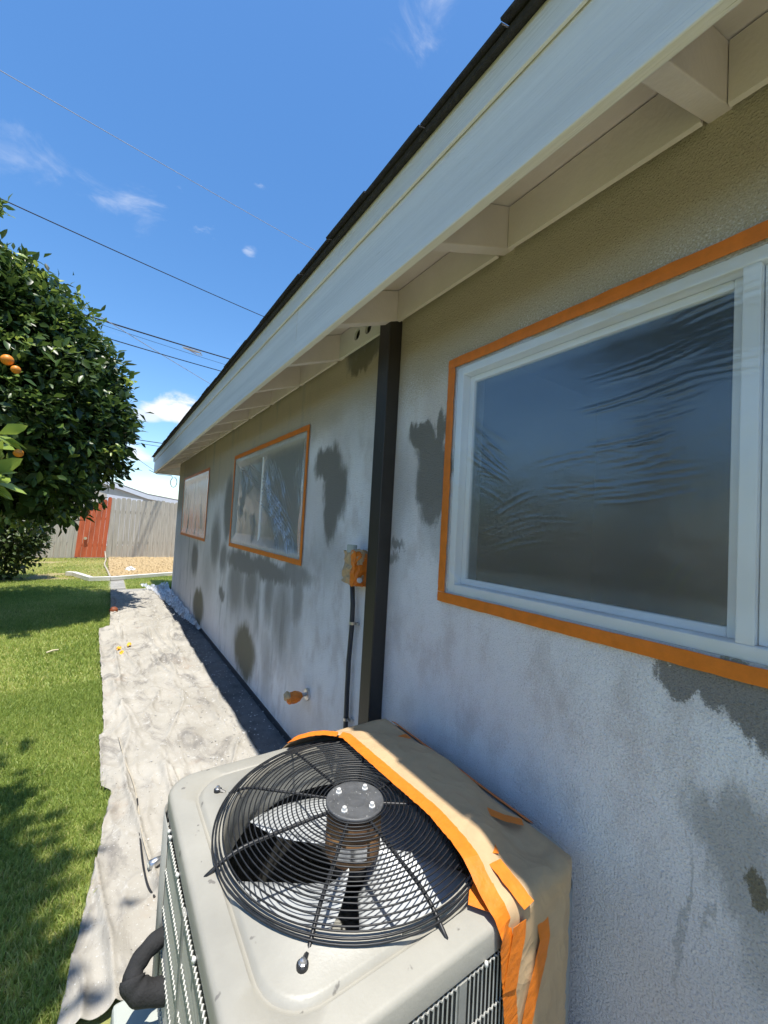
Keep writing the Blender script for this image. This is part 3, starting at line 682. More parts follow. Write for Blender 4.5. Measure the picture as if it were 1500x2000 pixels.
s2 = par(10, 4.0, 1.92, .35, .10, -128, .42, .008, .009, 21) + par(8, 3.35, 1.86, .2, .2, -122, .5, .007, .008, 22) + par(6, 3.75, 1.35, .3, .25, -125, .2, .006, .006, 23) \
   + par(12, 3.0, 1.6, .45, .40, -130, .42, .007, .008, 24) + par(8, 2.9, 1.35, .3, .2, -135, .4, .007, .009, 25) + par(6, 4.2, 1.62, .15, .12, -130, .16, .006, .007, 26) + par(7, 2.68, 1.7, .15, .25, -105, .25, .005, .005, 27) \
   + [(4.35, 2.03, 2.66, 1.30, .010, .012), (4.1, 2.06, 2.68, 1.36, .009, .011), (3.7, 1.68, 2.70, 1.27, .010, .012), (3.55, 1.80, 2.75, 1.42, .008, .01)]
film(WIN[1], [(a, b, c, d, w * .62, h * .55) for (a, b, c, d, w, h) in s2 + [(q[0] + .03, q[1] - .02, q[2] + .03, q[3] - .02, q[4], q[5]) for q in s2]], 'filmhazy', 'wrinkled masking film with orange tape on the middle two-pane window', .02)
s3 = par(9, 6.0, 1.4, 1.7, .5, -110, .5, .010, .010, 31) + par(8, 7.2, 1.5, .5, .5, -80, .5, .010, .010, 32) + fan(6, 7.8, 2.05, 230, 290, .4, .7, .03, .009, .009, 33)
film(WIN[2], [(a, b, c, d, w * .9, h * .5) for (a, b, c, d, w, h) in s3], 'filmhazy', 'slack hazy masking film with orange tape on the farthest window', .012, .011)

# ================================================================== things on the wall
m = MB().box((1.027, 1.537, 0.0), (WX - .001, 1.625, 2.452))
post = m.build('post', 'post', None, loc=(1.06, 1.58, 0), bevel=.004)
tag(post, 'dark brown square post against the stucco wall between the windows', 'post')
# wrapped junction box
jb = thing('junction_box', 'wall box wrapped in masking paper and orange tape beside the dark post', 'electrical box', (1.05, 1.77, 1.16))
def crumple(o, amt, seed):
    me = o.data; bm = bmesh.new(); bm.from_mesh(me); bmesh.ops.subdivide_edges(bm, edges=bm.edges[:], cuts=7, use_grid_fill=True)
    r = random.Random(seed); d = {}
    from mathutils import noise as mn
    for v in bm.verts:
        n = mn.noise_vector(v.co * 26 + Vector((seed, 0, 0))) + mn.noise_vector(v.co * 60) * .5; v.co += n * amt
    bm.to_mesh(me); bm.free(); return o
m = MB().box((1.012, 1.712, 1.178), (WX - .002, 1.826, 1.345)); crumple(m.build('paper_wrap', 'paper', jb), .016, 3)
m = MB().box((1.008, 1.704, 1.172), (WX - .001, 1.735, 1.338)); crumple(m.build('tape_wrap', 'tape', jb), .015, 4)
m = MB().box((1.016, 1.699, 1.28), (1.05, 1.703, 1.325)); crumple(m.build('torn_paper', 'paper', jb), .006, 6)
m = MB().tube([(1.03, 1.775, 1.335), (1.03, 1.775, 1.372)], .026, 12); m.build('box_cap', 'greybox', jb)
m = MB().tube([(1.035, 1.70, 1.205), (1.035, 1.690, 1.205)], .013, 10); m.build('knockout_plug', 'bolt', jb)
cd = thing('conduit', 'thin dark grey conduit running down the wall from the wrapped box', 'conduit', (1.07, 1.85, 0))
pts = [on_x(u, v, 1.075) for (u, v) in ((688, 1140), (689, 1180), (687, 1225), (681, 1290), (678, 1350), (676, 1400), (674, 1440))]
pts.append(Vector((1.075, pts[-1].y, .3))); pts.append(Vector((1.075, pts[-1].y, .0)))
MB().tube(pts, .0125, 10).build('pipe', 'rubber', cd, smooth=True)
for (u, v) in ((688, 1217), (676, 1404)):
    c = on_x(u, v, 1.075)
    MB().tube([c + Vector((0, 0, -.007)), c + Vector((0, 0, .007))], .0155, 12).box((1.084, c.y - .034, c.z - .007), (WX - .001, c.y - .013, c.z + .007)).build('clamp', 'silver', cd)
# hose bib
hb = thing('hose_tap', 'outdoor hose tap wrapped in crumpled orange tape low on the wall', 'tap', (1.09, 2.33, .41))
m = MB().tube([(WX - .001, 2.33, .415), (1.085, 2.33, .415), (1.083, 2.33, .415)], [.036, .036, .030], 14); m.build('flange', 'silver', hb)
m = MB().tube([(1.085, 2.33, .415), (1.04, 2.34, .415)], .012, 10); m.build('pipe', 'silver', hb)
m = MB().tube([(1.06, 2.335, .415), (1.045, 2.338, .413), (1.02, 2.342, .405), (.99, 2.348, .400), (.972, 2.352, .402)], [.016, .03, .036, .034, .022], 12); crumple(m.build('tape_wrap', 'tape', hb), .007, 8)
m = MB().tube([(.985, 2.350, .412), (.972, 2.352, .414), (.955, 2.355, .412)], [.026, .030, .016], 12); crumple(m.build('paper_wrap', 'paper', hb), .008, 9)
# cable loop under the far eave
m = MB(); c = on_y(340, 942, 9.3); pl = [c + Vector((.055 * math.sin(t), .02 * t, .10 * math.cos(t))) for t in np.linspace(0, 6.1, 20)] + [c + Vector((-.05, .1, .14)), c + Vector((-.3, .2, .15)), c + Vector((-.45, .2, .22))]
tag(m.tube(pl, .006, 6).build('cable_loop', 'cable', None, loc=c, smooth=True), 'thin black cable loop dangling under the far eave corner', 'cable')

# ================================================================== AC condenser
ACX, ACY, ACT = .620, .972, .670
HX, HY = .420, .420
ac = thing('air_conditioner', 'grey outdoor air conditioner condenser with round black fan guard on top', 'air conditioner', (ACX, ACY, 0))
NT = 144
TH = np.linspace(0, 2 * np.pi, NT, endpoint=False)
def rr(hx, hy, r):   # rounded rectangle sampled by angle
    out = []
    for t in TH:
        dx, dy = math.cos(t), math.sin(t); lo, hi = 0, 2
        for _ in range(40):
            k = (lo + hi) / 2; x, y = abs(dx * k), abs(dy * k); qx, qy = x - (hx - r), y - (hy - r)
            sd = math.hypot(max(qx, 0), max(qy, 0)) + min(max(qx, qy), 0) - r
            if sd > 0: hi = k
            else: lo = k
        out.append((dx * lo, dy * lo))
    return out
def loops(defs, close_last=False):
    m = MB(); n = NT; vs = []
    for (pts, z) in defs: vs += [(ACX + a, ACY + b, z) for a, b in pts]
    fs = [(i * n + j, i * n + (j + 1) % n, (i + 1) * n + (j + 1) % n, (i + 1) * n + j) for i in range(len(defs) - 1) for j in range(n)]
    return m.add(vs, fs)
cl = lambda r: [(r * math.cos(t), r * math.sin(t)) for t in TH]
T = ACT
CRR = .085
defs = [(rr(HX - .006, HY - .006, CRR), T - .052), (rr(HX, HY, CRR), T - .052), (rr(HX, HY, CRR), T - .012), (rr(HX - .004, HY - .004, CRR - .004), T - .004), (rr(HX - .012, HY - .012, CRR - .01), T - .001),
        (rr(HX - .058, HY - .058, .095), T + .001), (rr(HX - .063, HY - .063, .092), T - .0045), (rr(HX - .068, HY - .068, .09), T - .005), (rr(HX - .074, HY - .074, .088), T + .004), (rr(HX - .080, HY - .080, .085), T + .0065),
        (cl(.352), T + .010), (cl(.346), T + .016), (cl(.340), T + .016), (cl(.336), T + .006), (cl(.336), T - .10)]
# blend between the rounded square and the orifice
top = loops(defs).build('top_cover', 'acpaint', ac, smooth=True, recalc=True)
md = top.modifiers.new('edge', 'EDGE_SPLIT'); md.split_angle = math.radians(50)
# inside
m = MB().lathe((ACX, ACY, 0), [(.3345, T - .004), (.3345, T - .12)], 64); m.build('orifice_ring', 'acside', ac, smooth=True)
m = MB()
m.box((ACX - HX + .05, ACY - HY + .05, .05), (ACX + HX - .05, ACY + HY - .05, .07)); m.build('base_pan', 'acside', ac)
m = MB()
hx, hy = HX - .045, HY - .045
for a, b in (((-hx, -hy), (-hx + .02, hy)), ((hx - .02, -hy), (hx, hy)), ((-hx + .021, -hy), (hx - .021, -hy + .02)), ((-hx + .021, hy - .02), (hx - .021, hy))):
    m.box((ACX + a[0], ACY + a[1], .075), (ACX + b[0], ACY + b[1], T - .056))
M['coil'] = material('coil_fins', (.05, .05, .048), .6, .4, 260, .004, 300, stretch=(1, 1, .12), col2=(.16, .16, .15), metal=.4)
m.build('coil', 'coil', ac)
# corner columns
def corner(sx, sy):
    m = MB(); r = .08; cx, cy = ACX + sx * (HX + .006 - r), ACY + sy * (HY + .002 - r); prof = []
    ext = .075
    prof.append((cx + sx * r, cy - sy * ext))
    for k in range(9):
        t = math.pi / 2 * k / 8; prof.append((cx + sx * r * math.cos(t), cy + sy * r * math.sin(t)))
    prof.append((cx - sx * ext, cy + sy * r))
    A = np.zeros((len(prof), 2, 3))
    for i, (a, b) in enumerate(prof): A[i, 0] = (a, b, .03); A[i, 1] = (a, b, T - .053)
    return m.grid(A).build('corner_panel', 'acside', ac, smooth=True, thick=.003)
for sx in (-1, 1):
    for sy in (-1, 1): corner(sx, sy)
m = loops([(rr(HX - .016, HY - .016, .08), .0), (rr(HX - .016, HY - .016, .08), .072), (rr(HX - .05, HY - .05, .07), .072)]); m.build('base_rail', 'acside', ac, smooth=False)
# wire grilles: left side and front side, each wire a part
vw = None
def grille(side):
    global vw
    z0, z1 = .08, T - .060; step = .0118
    if side == 'left': base = lambda t: Vector((ACX - HX - .002, ACY + t, 0)); half = HY - .125
    elif side == 'front': base = lambda t: Vector((ACX + t, ACY - HY + .004, 0)); half = HX - .125
    else: base = lambda t: Vector((ACX + t, ACY + HY - .012, 0)); half = HX - .125
    n = int(2 * half / step)
    for i in range(n + 1):
        t = -half + i * 2 * half / n; p = base(t)
        if vw is None:
            vw = MB().tube([p + Vector((0, 0, z0)), p + Vector((0, 0, z1))], .0019, 5).build('grille_wire', 'wiregrey', ac); vloc = p.copy(); vw['_x'] = 0; del vw['_x']
            grille.p0 = p
        else:
            share(vw, 'grille_wire', p - grille.p0, ac)
    outw = Vector((-1, 0, 0)) if side == 'left' else Vector((0, -1 if side == 'front' else 1, 0))
    for z in np.arange(z1 - .004, z0, -.098):
        zz = [z + (.0 if k % 2 else .0035) for k in range(2 * n + 1)]
        pts = [base(-half + k * half / n) + outw * (.0035 if k % 2 else .0008) + Vector((0, 0, zz[k])) for k in range(2 * n + 1)]
        MB().tube(pts, .0022, 4).build('cross_wire', 'wiregrey', ac)
    for t in (-half - .006, half + .006, 0):
        q = base(t) - outw * .004
        w = .010 if t == 0 else .006
        a = q - Vector((abs(outw.x) * .006 + abs(outw.y) * w, abs(outw.y) * .006 + abs(outw.x) * w, -z0)); b = q + Vector((abs(outw.x) * .006 + abs(outw.y) * w, abs(outw.y) * .006 + abs(outw.x) * w, z1))
        if t == 0: a -= outw * -.003; b += outw * -.003
        MB().box(a, b).build('grille_stile', 'acside', ac)
grille('left'); grille('front')
# screws along the lip
for (x, y) in [(ACX - HX - .004, ACY + .10), (ACX - HX - .004, ACY - .12), (ACX - HX - .004, ACY + .26), (ACX - HX - .004, ACY + .235), (ACX + .06, ACY - HY - .004)]:
    MB().lathe((x, y, T - .055), [(.0001, .006), (.003, .0055), (.0042, .002), (.0042, -.003), (.0001, -.004)], 10).build('screw', 'bolt', ac, smooth=True)
# fan guard
GR = .364
gz = lambda r: T + .040 - .003 * (r / GR) ** 2 - (.022 * max(0, (r - .285) / .079) ** 2)
radii = list(np.linspace(.088, .341, 22)) + [.349, .357, GR]
NG = 96
for r in radii:
    z = gz(r); wob = random.uniform(0, 6)
    pts = [(ACX + r * math.cos(t), ACY + r * math.sin(t), z + .0012 * math.sin(3 * t + wob) + .0006 * math.sin(7 * t + 2 * wob)) for t in np.linspace(0, 2 * math.pi, NG, endpoint=False)]
    MB().tube(pts, (.0018 if r < .355 else .0024), 5, closed=True).build('guard_ring', 'wireblk', ac, smooth=True)
for ang, rend in [(138, .385), (180, .395), (226.5, .400), (268, .398), (98.5, .38), (52, .385), (8, .39), (-33, .39)]:
    a = math.radians(ang); dx, dy = math.cos(a), math.sin(a); pts = []
    for r in np.linspace(.055, rend, 16):
        rr_ = min(r, GR); z = gz(rr_) - .0052 - max(0, r - GR) * .6; pts.append((ACX + r * dx, ACY + r * dy, z))
    MB().tube(pts, .0045 if rend > .39 else .0038, 6).build('guard_spoke', 'wireblk', ac, smooth=True)
for ang in (138, 226.5):
    a = math.radians(ang); dx, dy = math.cos(a), math.sin(a); q = Vector((ACX + .405 * dx, ACY + .405 * dy, T + .012)); p0 = Vector((ACX + .382 * dx, ACY + .382 * dy, gz(GR) - .008))
    tb = MB().tube([p0, (p0 + q) / 2, q], [.005, .0055, .006], 6); tb.lathe(q, [(.0001, -.005), (.011, -.005), (.011, .002), (.0001, .002)], 14); t_ = tb.build('mounting_tab', 'wireblk', ac, smooth=False)
    MB().lathe(q + Vector((0, 0, .002)), [(.008, 0), (.008, .003), (.0055, .004), (.005, .008), (.0001, .009)], 8).build('screw', 'silver', t_)
# hub plate with bolts
HZ = gz(.08)
hub = MB().lathe((ACX, ACY, HZ), [(.0001, .002), (.030, .002), (.033, .0035), (.036, .002), (.072, .001), (.0765, .0035), (.080, .001), (.080, -.006), (.0001, -.006)], 48).build('hub_plate', 'hubgrey', ac, smooth=True)
for k in range(4):
    a = math.radians(28 + 90 * k); MB().lathe((ACX + .054 * math.cos(a), ACY + .054 * math.sin(a), HZ + .0015), [(.009, 0), (.009, .003), (.0068, .0035), (.0062, .011), (.003, .013), (.0001, .013)], 6).build('bolt', 'bolt', hub)
# motor and blades
m = MB().lathe((ACX, ACY, 0), [(.0001, HZ - .008), (.066, HZ - .010), (.074, HZ - .022), (.076, HZ - .05), (.074, HZ - .052), (.074, HZ - .066), (.0755, HZ - .068), (.0755, HZ - .122), (.070, HZ - .134), (.03, HZ - .140), (.0001, HZ - .140)], 36)
mot = m.build('motor', 'motor', ac, smooth=True)
m = MB(); A = np.zeros((14, 2, 3))
for i, t in enumerate(np.linspace(math.radians(205), math.radians(268), 14)): A[i, 0] = (ACX + .0768 * math.cos(t), ACY + .0768 * math.sin(t), HZ - .074); A[i, 1] = (ACX + .0768 * math.cos(t), ACY + .0768 * math.sin(t), HZ - .108)
m.grid(A).build('motor_plate', 'silver', mot, smooth=True)
BZ = T - .125
MB().lathe((ACX, ACY, BZ), [(.0001, .012), (.05, .012), (.052, -.012), (.0001, -.014)], 24).build('blade_hub', 'wireblk', ac, smooth=True)
def blade(a0):
    nu, nv = 10, 14; A = np.zeros((nu, nv, 3))
    for i in range(nu):
        f = i / (nu - 1); r = .050 + f * .268
        wdt = math.radians(26 + 40 * (1 - abs(f - .5) * .3))
        for j in range(nv):
            t = (j / (nv - 1) - .5); ang = a0 + t * wdt * (1.15 if f > .1 else .8) - .22 * f
            z = BZ + (t * .085 * (1 - .15 * f)) - .018 * (1 - 4 * t * t) * .5
            A[i, j] = (ACX + r * math.cos(ang), ACY + r * math.sin(ang), z)
    return MB().grid(A).build('fan_blade', 'blade', ac, smooth=True, thick=.0022)
for k in range(4): blade(math.radians(-70 + 90 * k))
# ------------------------------------------------------------------ masking paper over the back and right of the unit
ptop = T + .058
pp = thing('masking_paper', 'brown kraft masking paper with orange tape over the wall side of the air conditioner', 'paper', (ACX + .3, ACY, 0))
XR, YF, YB = ACX + HX + .008, ACY - HY - .006, ACY + HY + .012
def bend(s, edge, r):   # arc length past "edge-r" folds down
    e = edge - r; d = s - e
    if d <= 0: return s, 0.0
    if d < r * math.pi / 2: a = d / r; return e + r * math.sin(a), r * (1 - math.cos(a))
    return edge, r + (d - r * math.pi / 2)
def paper_point(s, t):
    """s along x from the cut edge over the right edge, t along y from the front flap to the back flap"""
    x, dzx = bend(s, XR, .09)
    tf = -(t - ACY); ya, dzf = bend(tf, ACY - YF, .035) if t < ACY else (tf, 0)
    yb, dzb = bend(t - ACY, YB - ACY, .06) if t >= ACY else (t - ACY, 0)
    y = ACY - ya if t < ACY else ACY + yb
    dzy = dzf if t < ACY else dzb
    z0 = ptop
    # the paper lies on the dome of the guard and falls off to the flat top around it
    rad = math.hypot(x - ACX, y - ACY); k = min(1, max(0, (rad - .33) / .09)); k = k * k * (3 - 2 * k); z0 -= .036 * k
    z = z0 - max(dzx, dzy) - .22 * min(dzx, dzy)
    # round the vertical corner
    rc = .10; qx, qy = x - (XR - rc), abs(y - ACY) - ((ACY - YF if t < ACY else YB - ACY) - rc)
    if qx > 0 and qy > 0:
        l = math.hypot(qx, qy)
        if l > rc: x = XR - rc + qx / l * rc; sy = -1 if t < ACY else 1; y = ACY + sy * ((ACY - YF if t < ACY else YB - ACY) - rc + qy / l * rc)
    return x, y, z
def cut_s(t):   # where the paper starts: the taped chord across the guard
    return float(np.interp(t, [.02, .30, .48, .53, .57, .62, .70, .80, 1.0, 1.25, 1.30, 1.36, 1.42, 1.6], [.79, .765, .74, .73, .728, .735, .752, .765, .757, .75, .69, .60, .56, .56]))
def paper_sheet(t0, t1, nt_, ns, smax):
    A = np.zeros((nt_, ns, 3))
    for i, t in enumerate(np.linspace(t0, t1, nt_)):
        c0 = cut_s(t) + .004 * math.sin(t * 90) * math.sin(t * 37)
        for j in range(ns):
            s = c0 + (smax - c0) * (j / (ns - 1)); A[i, j] = paper_point(s, t)
    ii, jj = np.meshgrid(np.linspace(t0, t1, nt_), np.linspace(0, 1, ns), indexing='ij')
    cr = np.abs(fbm(ii * 5 + jj * 5, jj * 3 - ii * 2, 51) - .47); cr2 = np.abs(fbm(ii * 12 - jj * 7, jj * 6 + ii * 5, 61) - .47)
    A[..., 2] += .030 * (cr - .09) * np.clip(jj * 5, 0.15, 1); A[..., 0] -= .016 * np.maximum(0, cr2 - .05) * np.clip(jj * 4, 0, 1); A[..., 1] -= .012 * (cr2 - .08) * np.clip(jj * 4, 0, 1)
    A[..., 0] = np.minimum(A[..., 0], WX - .012)
    return A
PA = paper_sheet(.02, 1.62, 170, 96, 1.55)
MB().grid(PA).build('paper', 'paper', pp, smooth=True, thick=.0012)
# tape ribbons laid on the paper and the unit
def ribbon(path, width, lift=.002, side=None, name='tape', parent=pp, mat='tape', seed=1, up=None):
    path = [Vector(p) for p in path]; r = random.Random(seed); fine = []
    for a, b in zip(path[:-1], path[1:]):
        k = max(2, int((b - a).length / .012))
        fine += [a.lerp(b, i / k) for i in range(k)]
    fine.append(path[-1]); n = len(fine); A = np.zeros((n, 4, 3))
    for i, p in enumerate(fine):
        t = (fine[min(i + 2, n - 1)] - fine[max(i - 2, 0)]).normalized()
        nn = up(p) if up else Vector((0, 0, 1))
        s = t.cross(nn); s = s.normalized() if s.length > 1e-4 else Vector((1, 0, 0)); q = s.cross(t).normalized()
        if q.dot(nn) < 0: q = -q
        for j, f_ in enumerate((-.5, -.17, .17, .5)):
            A[i, j] = p + s * (f_ * width + r.uniform(-.0010, .0010)) + q * (lift + r.uniform(0, .0009))
    return MB().grid(A).build(name, mat, parent, smooth=False, thick=.0005)
def nrm_ac(p):   # outward direction of the wrapped unit at p
    kx = max(0, (p.x - (XR - .07)) / .07); ky = max(0, ((YF + .05) - p.y) / .05); kb = max(0, (p.y - (YB - .05)) / .05); kz = max(0, 1 - max(0, (T - .01) - p.z) / .03)
    v = Vector((min(kx, 1) * (1.3 - kz), -min(ky, 1) * (1.3 - kz) + min(kb, 1) * (1.3 - kz), .25 + kz)); return v.normalized()
def edge_path(t0, t1, n, off): return [paper_point(cut_s(t) + off, t) for t in np.linspace(t0, t1, n)]
ribbon(edge_path(.56, 1.262, 40, -.006), .040, .0045, up=nrm_ac, seed=2)
ribbon(edge_path(1.27, 1.372, 12, -.004), .032, .0045, up=nrm_ac, seed=3)
ribbon([paper_point(cut_s(t) - .004, t) for t in np.linspace(.60, .30, 26)], .042, .005, up=nrm_ac, seed=4)
P_ = lambda u, v, z: on_z(u, v, z)
ribbon([P_(945, 1715, T + .022), P_(938, 1750, T + .014), P_(935, 1778, T + .010)], .045, .004, seed=5)
fy = YF - .004
def front(u, v, dy=0): return on_y(u, v, fy + dy)
upf = lambda p: Vector((0, -1, .15)).normalized()
ribbon([front(1012, 1800), front(1010, 1830), front(1003, 1870), front(992, 1932)], .042, .004, up=upf, seed=6)
ribbon([front(1055, 1775, .012), front(1062, 1830), front(1052, 1880), front(1040, 1930), front(1026, 2000), front(1005, 2100)], .038, .003, up=upf, seed=7)
# tape patches in the shade of the eave
def on_paper(u, v, z=T + .035): return on_z(u, v, z)
ribbon([on_paper(938, 1602), on_paper(950, 1640), on_paper(962, 1672)], .030, .006, seed=8)
ribbon([on_paper(948, 1588), on_paper(985, 1604, T + .03), on_paper(1020, 1612, T + .025)], .026, .008, seed=9)
ribbon([on_paper(965, 1690, T + .03), on_paper(1000, 1735, T + .02), on_paper(1030, 1775, T + .005)], .036, .010, seed=10)
ribbon([on_paper(690, 1438, T + .02), on_paper(720, 1446, T + .02), on_paper(752, 1455, T + .02)], .035, .010, seed=11)
ribbon([on_paper(772, 1458, T + .02), on_paper(785, 1448, T + .02), on_paper(798, 1444, T + .02)], .035, .012, seed=12)
ribbon([Vector((XR - .018, y, 0)) + Vector((0, 0, paper_point(XR - .012, y)[2] + .004)) for y in np.linspace(.70, 1.36, 16)], .026, .006, seed=13, up=lambda p: Vector((.5, 0, 1)).normalized())

# ------------------------------------------------------------------ insulated pipe and box beside the unit
lp = thing('insulated_pipe', 'black foam covered refrigerant pipe bending beside the air conditioner', 'pipe', (.16, 1.0, 0))
pth = [Vector(p) for p in [(.215, 1.215, .36), (.18, 1.21, .358), (.152, 1.20, .348), (.132, 1.185, .335), (.127, 1.17, .32), (.138, 1.16, .305), (.158, 1.15, .295), (.21, 1.14, .285)]]
def smooth_path(P, it=2):
    for _ in range(it):
        Q = [P[0]]
        for a, b in zip(P[:-1], P[1:]): Q += [a.lerp(b, .25), a.lerp(b, .75)]
        Q.append(P[-1]); P = Q
    return P

sp = smooth_path(pth)
MB().tube(sp[:len(sp) // 2 + 2], [.022 + .0012 * math.sin(i * 1.3) for i in range(len(sp) // 2 + 2)], 14).build('foam_sleeve', 'foam', lp, smooth=True)
MB().tube(sp[len(sp) // 2:], [.027 + .0016 * math.sin(i * 1.1) for i in range(len(sp) - len(sp) // 2)], 14).build('foam_sleeve', 'foam', lp, smooth=True)
MB().tube([(.215, 1.10, .24), (.19, 1.095, .238), (.165, 1.09, .236)], [.006, .006, .009], 10).build('valve_stem', 'silver', lp)
m = MB().prism([(.085, 1.0, .002), (.205, 1.0, .002), (.205, 1.0, .16), (.10, 1.0, .16)], (0, .30, 0))
tag(m.build('utility_box', 'greybox', None, loc=(.14, 1.13, 0), bevel=.008), 'pale grey green plastic box on the ground under the foam pipe', 'box')

# ================================================================== drop cloths and floor litter
def cloth_h(X, Y, seed, amp, z0, lift=0):
    n1 = fbm(X * 3.2 + Y * .8, Y * 2.3, seed, 3); r1 = 1 - np.abs(2 * fbm(X * 4.5 - Y * 1.5, Y * 1.6 + X, seed + 20, 2) - .75) * 2.4
    r2 = 1 - np.abs(2 * fbm(X * 10, Y * 4 + X * 5, seed + 40, 2) - .75) * 2.2; r3 = 1 - np.abs(2 * fbm(X * 6 + Y * .5, Y * .55, seed + 60, 2) - .75) * 3.2
    Z = z0 + amp * (.5 * n1 + .9 * np.clip(r1, 0, 1) ** 4 + .45 * np.clip(r2, 0, 1) ** 4 + 1.3 * np.clip(r3, 0, 1) ** 7)
    return Z + lift * np.clip((Y - 5.45) / .3, 0, 1)
def on_cloth(u, v, up=.004):
    p = on_z(u, v, .03)
    for _ in range(3): p = on_z(u, v, float(cloth_h(np.array(p.x), np.array(p.y), 3, .024, .006, .055)) + up)
    return p
def cloth(y0, y1, xl, xr, ny, nx, z0, amp, seed, name, label, mat='cloth', bunch=0, lift=0):
    ty = np.linspace(y0, y1, ny); tx = np.linspace(0, 1, nx)
    Yg, U = np.meshgrid(ty, tx, indexing='ij')
    xl_ = xl(ty)[:, None]; xr_ = xr(ty)[:, None]; Xg = xl_ + (xr_ - xl_) * U
    Zg = cloth_h(Xg, Yg, seed, amp, z0, lift)
    edge = np.exp(-U * (xr_ - xl_) / .035); Zg += edge * .012 * fbm(Yg * 9, Yg * 0, seed + 3)
    if bunch:
        Zg += bunch * np.exp(-U * (xr_ - xl_) / .16) * np.clip((Yg - 6.05) / .3, 0, 1) * (1 - np.abs(2 * fbm(Xg * 16 + Yg * 3, Yg * 9, seed + 7) - .94) * 1.6)
    Zg = np.maximum(Zg, z0)
    o = MB().grid(np.dstack([Xg, Yg, Zg])).build(name, mat, None, smooth=True, loc=(.5, (y0 + y1) / 2, 0), thick=.0015)
    return tag(o, label, 'drop cloth', 'drop cloths along the wall')
wav = lambda y: left_edge(y) + .012 * (fbm(y * 7, y * 0, 3) - .5) + .006 * (vnoise(y * 31, y * 0, 9) - .5)
cloth(1.42, 5.98, wav, lambda y: .885 + .02 * (fbm(y * 4, y * 0, 13) - .5) - np.clip(1.7 - y, 0, .3) * 2.0, 600, 110, .006, .024, 3, 'drop_cloth', 'long cream canvas drop cloth stained with plaster beside the lawn', lift=.055)
cloth(5.80, 8.92, wav, lambda y: .88 + .02 * (fbm(y * 4, y * 0, 15) - .5), 300, 110, .010, .018, 5, 'drop_cloth', 'farther whitish drop cloth with bunched edge in the orange tree shadow', bunch=.05)
# plastic sheet bunched along the foot of the wall
ty = np.linspace(5.6, 9.2, 260); U = np.linspace(0, 1, 40); Yg, Ug = np.meshgrid(ty, U, indexing='ij')
w0 = np.interp(ty, [5.6, 6.2, 7.5, 8.7, 9.2], [1.06, .98, .90, .80, .62])[:, None]
Xg = w0 + (1.088 - w0) * Ug; rd = 1 - np.abs(2 * fbm(Xg * 20, Yg * 5 - Xg * 6, 91) - .94) * 2
Zg = .034 + .035 * np.clip(rd, 0, 1) ** 2 + .03 * Ug ** 3 + .05 * np.clip((Yg - 8.6) / .4, 0, 1) * np.clip(rd, 0, 1)
tag(MB().grid(np.dstack([Xg, Yg, Zg])).build('plastic_sheet', 'plastic', None, smooth=True, loc=(1, 7, 0)), 'crumpled clear plastic sheet along the foot of the wall near the far corner', 'plastic sheet')
# paint chips, uncountable
n = 2000; cx = rng.uniform(.2, 1.09, n); cy = rng.uniform(1.5, 8.8, n); sz = rng.uniform(.002, .008, n) * (.7 + .05 * cy); a = rng.uniform(0, 6.3, n)
k = (cx > left_edge(cy) + .05) & ~((cy < 1.5)); k &= (rng.random(n) < np.where(cx > .6, 1, .35)); cx, cy, sz, a = cx[k], cy[k], sz[k], a[k]; n = len(cx)
v = np.zeros((n, 4, 3)); zz = np.where(cx > .89, .014, cloth_h(cx, cy, 3, .024, .006, .055) + .004)
for q, (dx, dy) in enumerate(((-1, -.6), (1, -.7), (.8, .7), (-.9, .5))):
    v[:, q, 0] = cx + sz * (dx * np.cos(a) - dy * np.sin(a)); v[:, q, 1] = cy + sz * (dx * np.sin(a) + dy * np.cos(a)); v[:, q, 2] = zz + rng.uniform(-.004, .006, n)
f = np.arange(4 * n).reshape(n, 4)
tag(np_mesh('paint_chips', v.reshape(-1, 3), f, 'chip'), 'white paint and plaster chips strewn over cloth and soil strip', 'debris', kind='stuff')
# cord and nozzle
pts = [on_cloth(u, v) for (u, v) in ((232, 1440), (245, 1490), (262, 1530), (270, 1575), (276, 1625), (288, 1670), (296, 1690))]
tag(MB().tube(smooth_path(pts), .0032, 6).build('cord', 'hose', None, smooth=True, loc=pts[3]), 'pale thin cord lying along the cream drop cloth', 'cord')
pts = [on_cloth(u, v) for (u, v) in ((268, 1560), (274, 1640), (281, 1700), (290, 1735), (302, 1752))]
tag(MB().tube(smooth_path(pts), .004, 6).build('cord', 'cable', None, smooth=True, loc=pts[2]), 'thin dark cord running under the air conditioner', 'cord')
q0 = on_cloth(290, 1692, .018); q1 = on_cloth(316, 1676, .022); dq = (q1 - q0)
nz_ = thing('hose_nozzle', 'small shiny metal nozzle on the drop cloth left of the air conditioner', 'nozzle', (q0.x, q0.y, 0))
MB().tube([q0, q0 + dq * .15, q0 + dq * .6, q0 + dq * 1.0], [.012, .019, .017, .012], 14).build('body', 'silver', nz_, smooth=True)
MB().tube([q0 - dq * .04, q0 + dq * .02], [.0135, .0135], 14).build('tip_ring', 'greybox', nz_)
